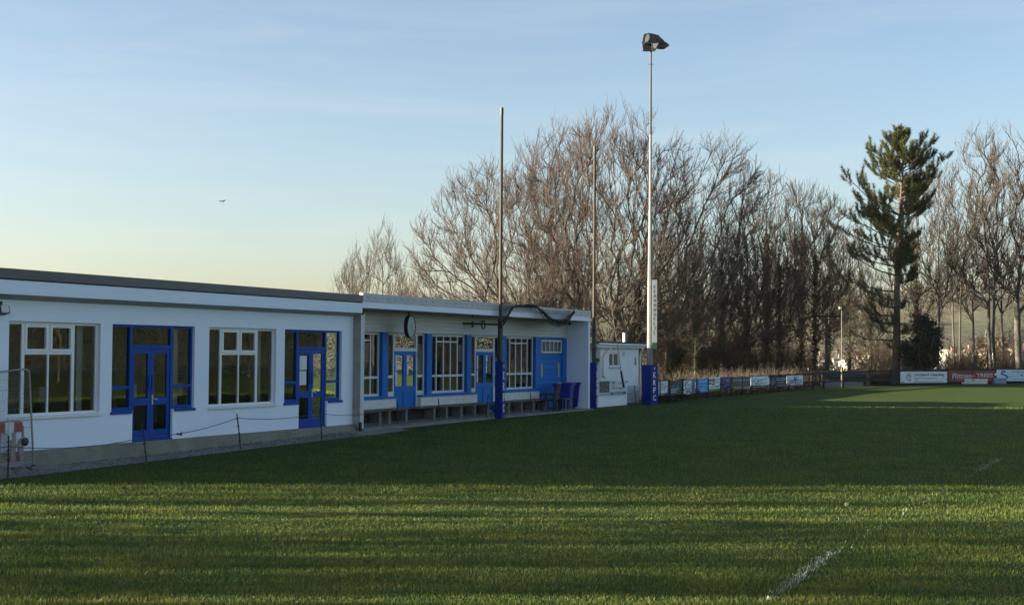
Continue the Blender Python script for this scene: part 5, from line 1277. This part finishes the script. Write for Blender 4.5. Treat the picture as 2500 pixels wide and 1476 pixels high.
# ---------------- the pine
def pine():
    rng = np.random.default_rng(71); rt = thing('pine_tree', 'tall dark pine with one-sided layered boughs, between the bare trees', 'tree')
    H = 17.0; k = 14; tt = np.linspace(0, 1, k + 1); TP = np.stack([.55 * tt ** 1.5 + .06 * np.sin(tt * 9), .1 * np.sin(tt * 7), H * tt], -1); TP[0, 2] = -.3; TR = .30 * (1 - .88 * tt); TR[0] = .38
    groups = [(TP[None], TR[None], 8)]
    # boughs: (height fraction range, reach left, reach right)
    BP = []; BR = []; 
    for z in np.concatenate([np.arange(2.4, 8, .55), np.arange(8, 14.6, .38), np.arange(14.6, 16.8, .28)]):
        for q in range(3 if z < 8 else 5 if z < 15 else 4):
            a = rng.uniform(0, 6.283); cx_ = math.cos(a)
            if rng.random() < .20: continue
            reach = np.interp(z, [2, 5, 7.6, 9.5, 11, 12.4, 14.3, 15.6, 17], [2.2, 3.7, 4.7, 5.2, 4.9, 3.4, 2.5, 1.1, .4]) if cx_ < 0 else np.interp(z, [3, 7.6, 9.5, 11.4, 13.3, 14.6, 15.6, 17], [1.0, 1.4, 1.8, 2.3, 2.9, 2.3, 1.1, .4])
            reach *= rng.uniform(.4, 1.12) * (.75 + .25 * abs(cx_))
            f = z / H * k; j = min(int(f), k - 1); b0 = TP[j] + (TP[j + 1] - TP[j]) * (f - j)
            rise = np.interp(z, [3, 9, 13.5, 16.8], [-.16, .12, .45, 1.0]); m = 7; s = np.linspace(0, 1, m + 1)
            P = b0[None] + np.stack([np.cos(a) * reach * s, np.sin(a) * reach * s, reach * (rise * s + .28 * s ** 2.2)], -1); P[1:] += np.cumsum(rng.normal(0, .035, (m, 3)), 0)
            BP.append(P); BR.append(np.interp(z, [4, 12, 18], [.07, .055, .03]) * (1 - .75 * s))
    BP = np.array(BP); BR = np.array(BR)
    LB = np.linalg.norm(BP[:, -1] - BP[:, 0], axis=1)
    i, t, pos, d, r = spawn(rng, BP, BR, 9, .3, 1.0, .8, .2); hfr = BP[i, 0, 2]
    P2, R2 = grow(rng, pos, d * [1, 1, .5] + np.array([0, 0, .25]), np.maximum(LB[i] * .30 * (1.3 - .8 * t) * rng.uniform(.6, 1.2, len(t)), .35), np.full(len(t), .018), 4, .08, np.array([0, 0, .16]))
    groups += [(BP, BR, 5), (P2, R2, 3)]
    V, Q = tubes(groups); np_mesh('trunk', V, Q, M['bark'], rt, None, True)
    # needle brushes on the ends of shoots
    seg = [P2[:, -1] * .45 + P2[:, -2] * .55, P2[:, -1], BP[:, -1], BP[:, -2] * .5 + BP[:, -1] * .5, P2[:, 2]]
    dirs = [P2[:, -1] - P2[:, -3], P2[:, -1] - P2[:, -3], BP[:, -1] - BP[:, -2], BP[:, -1] - BP[:, -2], P2[:, 3] - P2[:, 1]]
    C = np.concatenate(seg); D = nrm(nrm(np.concatenate(dirs)) + [0, 0, .55]); keepm = rng.random(len(C)) < np.interp(C[:, 2], [2, 6, 7.5, 10], [.14, .34, .7, .92]); C = C[keepm]; D = D[keepm]
    nn = 40; base = np.repeat(C, nn, 0); dd = np.repeat(D, nn, 0); n = len(base); base = base + dd * (rng.random(n)[:, None] * .60 - .36)
    rad = nrm(np.cross(dd, rng.normal(0, 1, (n, 3)))); nd = nrm(rad * .85 + dd * .8); L = (.20 + .09 * rng.random(n))[:, None]; wv = nrm(np.cross(nd, rng.normal(0, 1, (n, 3)))) * .015
    V = np.stack([base - wv, base + wv, base + nd * L], 1).reshape(-1, 3); np_mesh('foliage', V, None, M['needles'], rt, np.arange(n * 3).reshape(-1, 3))
    return rt
place(pine(), 2187, 98)
# dark evergreen bush right of the pine foot
def evergreen(label, seed, H, rx, n, name='evergreen_bush', m_='evergreen', grp=None):
    rng = np.random.default_rng(seed); rt = thing(name, label, 'bush', group=grp)
    nc = 34; cc = rng.normal(0, 1, (nc, 3)); cc = nrm(cc) * rng.uniform(.3, 1.12, (nc, 1)) * [rx, rx * .8, H * .48] + [0, 0, H * .5]
    c = cc[rng.integers(0, nc, n)] + rng.normal(0, 1, (n, 3)) * rx * rng.uniform(.10, .24, (n, 1)); c = c[c[:, 2] > .02]
    V, Q = leafcloud(rng, c, .085); np_mesh('foliage', V, Q, M[m_], rt)
    P, Rr = grow(rng, np.zeros((9, 3)) + rng.normal(0, .1, (9, 3)) * [1, 1, 0], rng.normal(0, .4, (9, 3)) + [0, 0, 1], np.full(9, H * .8), np.full(9, .05), 5, .1, np.array([0, 0, .05]))
    V, Q = tubes([(P, Rr, 5)]); np_mesh('stem', V, Q, M['bark'], rt); return rt
place(evergreen('dark rounded evergreen bush between the pine trunk and the dark red board', 81, 4.5, 1.5, 15000), 2252, 97.5)
e2 = evergreen('dark evergreen sprig showing over the left end of the grey roof', 82, 5.62, .85, 3500, grp=None); e2.location = (at(48, 640, 50).x, 50, 0)
e3 = evergreen('tiny evergreen tip over the roof at the far left edge', 83, 5.5, .5, 1200); e3.location = (at(16, 640, 50).x - .05, 50, 0)

# ---------------- houses in the valley
def house(px0, px1, y_eave, y_ridge, Y, label, wall, roofc, depth=7, gable=False):
    a, b = at(px0, y_eave, Y), at(px1, y_eave, Y); zb = float(zterr((a.x + b.x) / 2, Y)) - .3; w_ = (b.x - a.x) / 2; ze = a.z; zr = at(px0, y_ridge, Y).z
    rt = thing('house', label, 'house', ((a.x + b.x) / 2, Y, zb), 0, 'houses in the valley beyond the fence')
    he = ze - zb; hr = zr - zb
    MB().box(-w_, w_, 0, depth, 0, he).build('wall', flat(f'house_wall_{wall[0]:.2f}_{wall[2]:.2f}', wall, .8), rt)
    if gable: prof = [(-w_ - .2, he - .1), (w_ + .2, he - .1), (0, hr)]; r_ = MB().prism(prof, 'y', -.15, depth + .2)
    else: r_ = MB().prism([(-.3, he + .004), (depth + .3, he + .004), (depth / 2, hr)], 'x', -w_ - .2, w_ + .2)
    ro = r_.build('roof', flat(f'house_roof_{roofc[0]:.2f}_{roofc[2]:.2f}', roofc, .8), rt)
    MB().box(w_ * .5, w_ * .5 + .7, depth / 2 - .35, depth / 2 + .35, hr - .7, hr + .8).build('chimney', flat('chimney', (.3, .2, .16)), ro)
    n = max(1, int(w_ * 2 / 2.6))
    for i in range(n):
        x = -w_ + (i + .5) * 2 * w_ / n
        f_ = MB().box(x - .5, x + .5, -.02, .03, he - 1.7, he - .5).build('window', flat('house_window', (.06, .07, .08), .2), rt)
HW = (.72, .70, .64); HC = (.58, .50, .36)
for (p0, p1, ye, yr, Yd, lab, wl, rf, gb) in [
    (1950, 1972, 878, 871, 300, 'white house far off behind the navy board, leftmost of the valley row', HW, (.16, .13, .12), False),
    (1978, 1996, 877, 870, 310, 'white gabled house in the valley, second in the row from the left', HW, (.16, .14, .13), True),
    (1999, 2014, 877, 868, 300, 'white gabled house in the valley just left of the utility pole', HW, (.14, .12, .12), True),
    (2044, 2062, 878, 873, 305, 'small white house in the valley behind the slim lamp column', HW, (.2, .16, .14), False),
    (2072, 2116, 884, 878, 260, 'cream house with a long low roof right of the slim lamp column', HC, (.50, .44, .34), False),
    (2126, 2160, 866, 857, 340, 'pale gabled house higher up, left of the pine trunk', (.6, .56, .48), (.20, .17, .15), True),
    (2326, 2400, 859, 852, 250, 'long pale flat-roofed building behind the straight bare tree', (.70, .66, .55), (.55, .50, .40), False),
    (2322, 2356, 878, 862, 170, 'blue-grey gabled house close behind the dark red board', (.32, .38, .44), (.60, .57, .50), True),
    (2424, 2466, 858, 846, 240, 'cream house between the double-stemmed and the thick pale tree', (.70, .64, .52), (.3, .24, .2), False),
    (2484, 2530, 860, 850, 245, 'cream house right of the thick pale tree at the photo edge', (.70, .64, .52), (.3, .24, .2), False)]:
    house(p0, p1, ye, yr, Yd, lab, wl, rf, 8, gb)
# far wooded bands and hedges on the hillside, too many to count
rng = np.random.default_rng(91); CC = []
for (xa, xb, Ya, Yb, n, s) in [(-40, 260, 330, 350, 90, 2.6), (40, 320, 400, 420, 110, 3.0), (110.5, 120, 505, 520, 120, 3.4), (60, 420, 590, 640, 240, 3.6), (-300, 420, 700, 735, 300, 4.0), (60, 140, 215, 235, 40, 2.2), (-20, 70, 230, 260, 60, 2.4), (75, 130, 160, 185, 30, 2.0), (20, 60, 150, 165, 26, 1.8), (-400, 20, 420, 520, 240, 3.5)]:
    x = rng.uniform(xa, xb, n); y = rng.uniform(Ya, Yb, n); z = zterr(x, y); h = s * rng.uniform(.7, 1.5, n)
    for q in range(n):
        m = 150; c = rng.normal(0, 1, (m, 3)); c = nrm(c) * rng.random((m, 1)) ** .4 * [h[q] * .8, h[q] * .8, h[q]] + [x[q], y[q], z[q] + h[q] * .8]; CC.append(np.concatenate([c, np.full((m, 1), h[q])], 1))
CC = np.concatenate(CC); V, Q = leafcloud(rng, CC[:, :3], .20 * CC[:, 3] ** .5)
fwd = kind(np_mesh('far_wood', V, Q, mat('far_twigs', (.115, .098, .08), (.085, .080, .062), .9, .02, .4, .6, island=.12)), 'stuff'); fwd['label'] = 'brown leafless woods and hedges on the far hillside'  # distance haze mixed into this pale, even twig colour

# ---------------- outside the frame: casters added to shade the pitch, surroundings shown in the window glass
grp = 'trees standing around the ground outside the photo'
lab_w = 'unseen bare tree standing outside the photo, beside the pitch'
def off(src, x, y, s, rz):
    c = dup(src, label=lab_w); c['group'] = grp; c.location = (x, y, float(zg(x, min(y, 100)))); c.rotation_euler = (0, 0, rz); c.scale = (s, s, s)
OFFW = [(tG, -36, 17.0, .62, 1.0), (tF, -38, 22.5, .60, 2.0), (tH, -40, 25.5, .55, .5), (tG, -38, 13.2, .6, 3.0), (tE, -34, 15.2, .6, 2.0)]  # unseen trees added to dapple the foreground grass with shade
for a in OFFW: off(*a)
for i in range(9): off([tG, tH, tI, tF][i % 4], 62 + 4 * math.sin(i * 1.7), 30 + i * 9.5, .62 + .08 * (i % 3), i * 1.3)
def hedge(label, pts, H, W, seed, cat='hedge', dens=260, gap=0.0, name='hedge', m_='evergreen', leaf=.13):
    rng = np.random.default_rng(seed); C = []
    for a, b in zip(pts[:-1], pts[1:]):
        L = math.dist(a, b); n = int(L * dens); t = rng.random(n); hh = H * (.82 + .25 * value_noise(t * L, t * 0, 2.2, seed)) ; z = rng.random(n) ** .7 * hh; k = rng.random(n) > gap * value_noise(t * L, z * 1.5, 1.1, seed + 1) * 1.6
        nx = -(b[1] - a[1]) / L; ny = (b[0] - a[0]) / L; o_ = (rng.random(n) - .5) * W
        x = a[0] + (b[0] - a[0]) * t + nx * o_; y = a[1] + (b[1] - a[1]) * t + ny * o_; C.append(np.stack([x, y, zg(x, np.minimum(y, 100)) + z], -1)[k])
    C = np.concatenate(C); V, Q = leafcloud(rng, C, leaf); o_ = np_mesh(name, V, Q, M[m_]); return tag(o_, label, cat)
hedge('unseen tall evergreen hedge behind the clubhouse, added to shade the far pitch', [(-14, 59), (-10, 73)], 4.3, 1.6, 5, dens=620)  # unseen hedge added to block low sun beyond the clubhouse end
hedge('dark hedge along the far touchline, outside the photo', [(58, 20), (64, 128)], 6.0, 3.0, 6, dens=1300, leaf=.085)
for i, (ya, yb, H_, x_) in enumerate([(25.3, 26.6, 5.6, -26), (24.3, 24.7, 5.4, -25), (22.2, 22.8, 5.4, -24), (20.8, 21.1, 4.8, -24), (17.4, 20.2, 6.6, -26), (15.7, 16.3, 5.2, -24), (13.6, 14.9, 6.4, -26), (12.6, 13.0, 5.0, -24), (10.6, 11.5, 6.0, -27)]):  # unseen clumps added, gaps spaced to stripe the grass with shade
    h_ = hedge('unseen clump of tall evergreens, added left of the pitch to cast shade bands', [(x_, ya), (x_ + .5, yb)], H_, .8, 20 + i, 'hedge', 900, .35, 'shade_clump'); h_['group'] = 'added evergreen clumps casting shade bands from the left'
# bird
bp_ = at(544, 492, 230)
bd = MB(); s = .62
bd.tube([(-.20 * s, .0, -.01), (-.06 * s, 0, 0.0), (.08 * s, 0, .0), (.16 * s, 0, .01), (.22 * s, 0, .0)], [.012, .05, .055, .03, .006], 8)
for sd in (-1, 1):
    bd.add([(.04, sd * .03, .02), (-.07, sd * .03, .02), (-.06, sd * .28, .12), (.04, sd * .26, .13), (-.11, sd * .62, .02), (-.06, sd * .60, .03)], [(0, 1, 2, 3), (3, 2, 4, 5)])
    bd.add([(.04, sd * .03, .012), (-.07, sd * .03, .012), (-.06, sd * .28, .112), (.04, sd * .26, .122), (-.11, sd * .62, .014), (-.06, sd * .60, .024)], [(3, 2, 1, 0), (5, 4, 2, 3)])
bo = bd.build('gull', mat('gull_plumage', (.07, .075, .08), (.05, .055, .06), .8, 8)); bo.location = bp_; bo.rotation_euler = Matrix.Rotation(R(80), 3, 'Z').to_euler(); bo.rotation_euler = (Matrix.Rotation(R(80), 3, 'Z') @ Matrix.Rotation(R(-8), 3, 'X') @ Matrix.Rotation(R(40), 3, 'Y')).to_euler(); bo.scale = (2.0, .95, 1.3); tag(bo, 'lone gull gliding in the open sky above the grey roof', 'bird')

HAZE = .00005
# the thin evening air of the valley
hz_b = MB().box(-1515, 1815, -125, 3015, -36, 38); hzo = kind(hz_b.build('haze', []), 'stuff'); hzo['label'] = 'thin pale evening haze in the air over the valley'
hm = bpy.data.materials.new('haze_air'); hm.use_nodes = True; hn = hm.node_tree; hn.nodes.clear(); ho = hn.nodes.new('ShaderNodeOutputMaterial'); hv = hn.nodes.new('ShaderNodeVolumePrincipled')
hv.inputs['Density'].default_value = HAZE; hv.inputs['Color'].default_value = (.86, .90, .95, 1); hv.inputs['Anisotropy'].default_value = .2
hn.links.new(hv.outputs[0], ho.inputs['Volume']); hzo.data.materials.append(hm)
def blades(name, X, Y, H, W, m_, lean=.5):
    n = len(X); Z = zg(X, Y); yaw = rg.random(n) * 2 * np.pi; la = rg.random(n) * 2 * np.pi; ln = rg.random(n) * lean * H
    dx = np.cos(yaw) * W / 2; dy = np.sin(yaw) * W / 2
    P0 = np.stack([X - dx, Y - dy, Z - .004], -1); P1 = np.stack([X + dx, Y + dy, Z - .004], -1)
    mx = X + np.cos(la) * ln * .35; my = Y + np.sin(la) * ln * .35
    P2 = np.stack([mx + dx * .7, my + dy * .7, Z + H * .6], -1); P3 = np.stack([mx - dx * .7, my - dy * .7, Z + H * .6], -1)
    P4 = np.stack([X + np.cos(la) * ln, Y + np.sin(la) * ln, Z + H], -1)
    V = np.stack([P0, P1, P2, P3, P4], 1).reshape(-1, 3); o = np.arange(n) * 5
    return np_mesh(name, V, np.stack([o, o + 1, o + 2, o + 3], -1), m_, None, np.stack([o + 3, o + 2, o + 4], -1))
NB = 1150000
Y = 1 / (1 / 9.5 + rg.random(NB) * (1 / 62. - 1 / 9.5))
X = (rg.random(NB) * 2 - 1) * (.40 * Y + 7.5)
ok = pitch_ok(X, Y) & ((X * NV[0] + Y * NV[1] - C0) > 1.0 + .25 * value_noise(X, Y, .4, 3))
X = X[ok]; Y = Y[ok]
q = value_noise(X, Y, .35, 1) * .55 + value_noise(X, Y, 1.6, 2) * .45
keep = rg.random(len(X)) < .35 + .9 * q
X = X[keep]; Y = Y[keep]; q = q[keep]
big = value_noise(X, Y, 3.1, 5) * .6 + value_noise(X, Y, 7.5, 6) * .4
H = (.45 + .8 * big) * (.026 + .05 * q * rg.random(len(X)) + .016 * rg.random(len(X))) * np.interp(Y, [10, 60], [.9, 1.25])
W = np.interp(Y, [10, 20, 60], [.0065, .009, .028]) * rg.uniform(.7, 1.3, len(X))
g = kind(blades('grass', X, Y, H, W, M['grass'], .9), 'stuff'); g['label'] = 'short tufted grass covering the pitch'
# taller tufts at the grass edge by the gravel and fence
# painted touchline, worn away except in two stretches
def line_pts(n, p0, p1, w):
    a = gnd(*p0); b = gnd(*p1); t = rg.random(n); s = rg.normal(0, 1, n) * w
    return a.x + (b.x - a.x) * t + s * .9, a.y + (b.y - a.y) * t - s * .43, t
LX = []; LY = []
for (n, p0, p1, w, fade) in ((560, (1878, 1466), (2030, 1352), .045, .5), (240, (2385, 1152), (2440, 1119), .05, .3), (140, (2030, 1352), (2385, 1152), .06, 0)):
    x, y, t = line_pts(n, p0, p1, w); k = rg.random(n) < .35 + .65 * value_noise(x, y, .25, 9); LX.append(x[k]); LY.append(y[k])
LX = np.concatenate(LX); LY = np.concatenate(LY)
kind(blades('pitch_line', LX, LY, .03 + .03 * rg.random(len(LX)), np.full(len(LX), .011), M['line_white'], .9), 'structure')
# a pale leaf lying in the grass
p = gnd(2066, 1240)
lf = MB().add([(-.02, -.03, .03), (.03, -.01, .05), (.05, .03, .09), (.0, .02, .10), (-.03, .0, .07)], [(0, 1, 2), (0, 2, 3), (0, 3, 4)]).build('fallen_leaf', flat('pale_leaf', (.6, .55, .2)))
lf.location = p; tag(lf, 'single pale yellow leaf standing in the sunlit grass', 'leaf')

# ------------------------------------------------------------------ world, sun, camera
w = bpy.data.worlds.new('World'); scene.world = w; w.use_nodes = True
nt = w.node_tree; nt.nodes.clear()
SUN_EL = R(9.0); SUN_AZ = R(-92.5)         # azimuth measured clockwise from +Y
sky = nt.nodes.new('ShaderNodeTexSky'); sky.sky_type = 'NISHITA'; sky.sun_disc = False
sky.sun_elevation = SUN_EL; sky.sun_rotation = SUN_AZ; sky.altitude = 50; sky.air_density = 0.8; sky.dust_density = 1.6; sky.ozone_density = 1.5
bg = nt.nodes.new('ShaderNodeBackground'); bg.inputs[1].default_value = 0.066
out = nt.nodes.new('ShaderNodeOutputWorld')
# thin high cloud streaks
tc = nt.nodes.new('ShaderNodeTexCoord'); mp = nt.nodes.new('ShaderNodeMapping'); mp.inputs['Scale'].default_value = (3.0, 3.0, 26.0); mp.inputs['Rotation'].default_value = (0, R(6), 0)
nt.links.new(tc.outputs['Generated'], mp.inputs[0])
nz = nt.nodes.new('ShaderNodeTexNoise'); nz.inputs['Scale'].default_value = 1.3; nz.inputs['Detail'].default_value = 5; nz.inputs['Roughness'].default_value = .6; nz.inputs['Distortion'].default_value = .6
nt.links.new(mp.outputs[0], nz.inputs['Vector'])
cr = nt.nodes.new('ShaderNodeValToRGB'); cr.color_ramp.elements[0].position = .45; cr.color_ramp.elements[0].color = (0, 0, 0, 1); cr.color_ramp.elements[1].position = .8; cr.color_ramp.elements[1].color = (.16, .16, .16, 1)
nt.links.new(nz.outputs['Fac'], cr.inputs[0])
mx = nt.nodes.new('ShaderNodeMix'); mx.data_type = 'RGBA'; nt.links.new(cr.outputs[0], mx.inputs[0]); nt.links.new(sky.outputs[0], mx.inputs[6]); mx.inputs[7].default_value = (3.2, 3.3, 3.2, 1)
wb = nt.nodes.new('ShaderNodeMix'); wb.data_type = 'RGBA'; wb.blend_type = 'MULTIPLY'; wb.inputs[0].default_value = 1.0
nt.links.new(mx.outputs[2], wb.inputs[6]); wb.inputs[7].default_value = (1.06, .995, .965, 1)      # the camera's white balance
nt.links.new(wb.outputs[2], bg.inputs[0]); nt.links.new(bg.outputs[0], out.inputs[0])
sl = bpy.data.lights.new('sun', 'SUN'); sl.energy = 5.0; sl.angle = R(.55); sl.color = (1.0, .84, .60)
so = bpy.data.objects.new('sun', sl); COL.objects.link(so); so.location = (-40, 20, 30)
sd = Vector((math.sin(SUN_AZ) * math.cos(SUN_EL), math.cos(SUN_AZ) * math.cos(SUN_EL), math.sin(SUN_EL)))
so.rotation_euler = (-sd).to_track_quat('-Z', 'Y').to_euler()
cd = bpy.data.cameras.new('camera'); cd.sensor_width = 36; cd.sensor_fit = 'HORIZONTAL'; cd.lens = 36 * F / 2500; cd.clip_end = 6000; cd.clip_start = .1
co = bpy.data.objects.new('camera', cd); COL.objects.link(co)
mt = Matrix(((RT[0], UP[0], -FW[0], 0), (RT[1], UP[1], -FW[1], 0), (RT[2], UP[2], -FW[2], CH), (0, 0, 0, 1)))
co.matrix_world = mt; scene.camera = co
vs_ = scene.view_settings; vs_.view_transform = 'Standard'; vs_.look = 'None'; vs_.exposure = 2.17; vs_.gamma = 1.0; vs_.use_curve_mapping = False
scene.render.engine = 'CYCLES'; cy = scene.cycles
cy.use_denoising = True; cy.denoiser = 'OPENIMAGEDENOISE'; cy.denoising_input_passes = 'RGB_ALBEDO_NORMAL'; cy.denoising_prefilter = 'ACCURATE'; cy.use_adaptive_sampling = False; cy.max_bounces = 6; cy.diffuse_bounces = 3; cy.glossy_bounces = 3; cy.transparent_max_bounces = 12; cy.transmission_bounces = 4
cy.caustics_reflective = False; cy.caustics_refractive = False
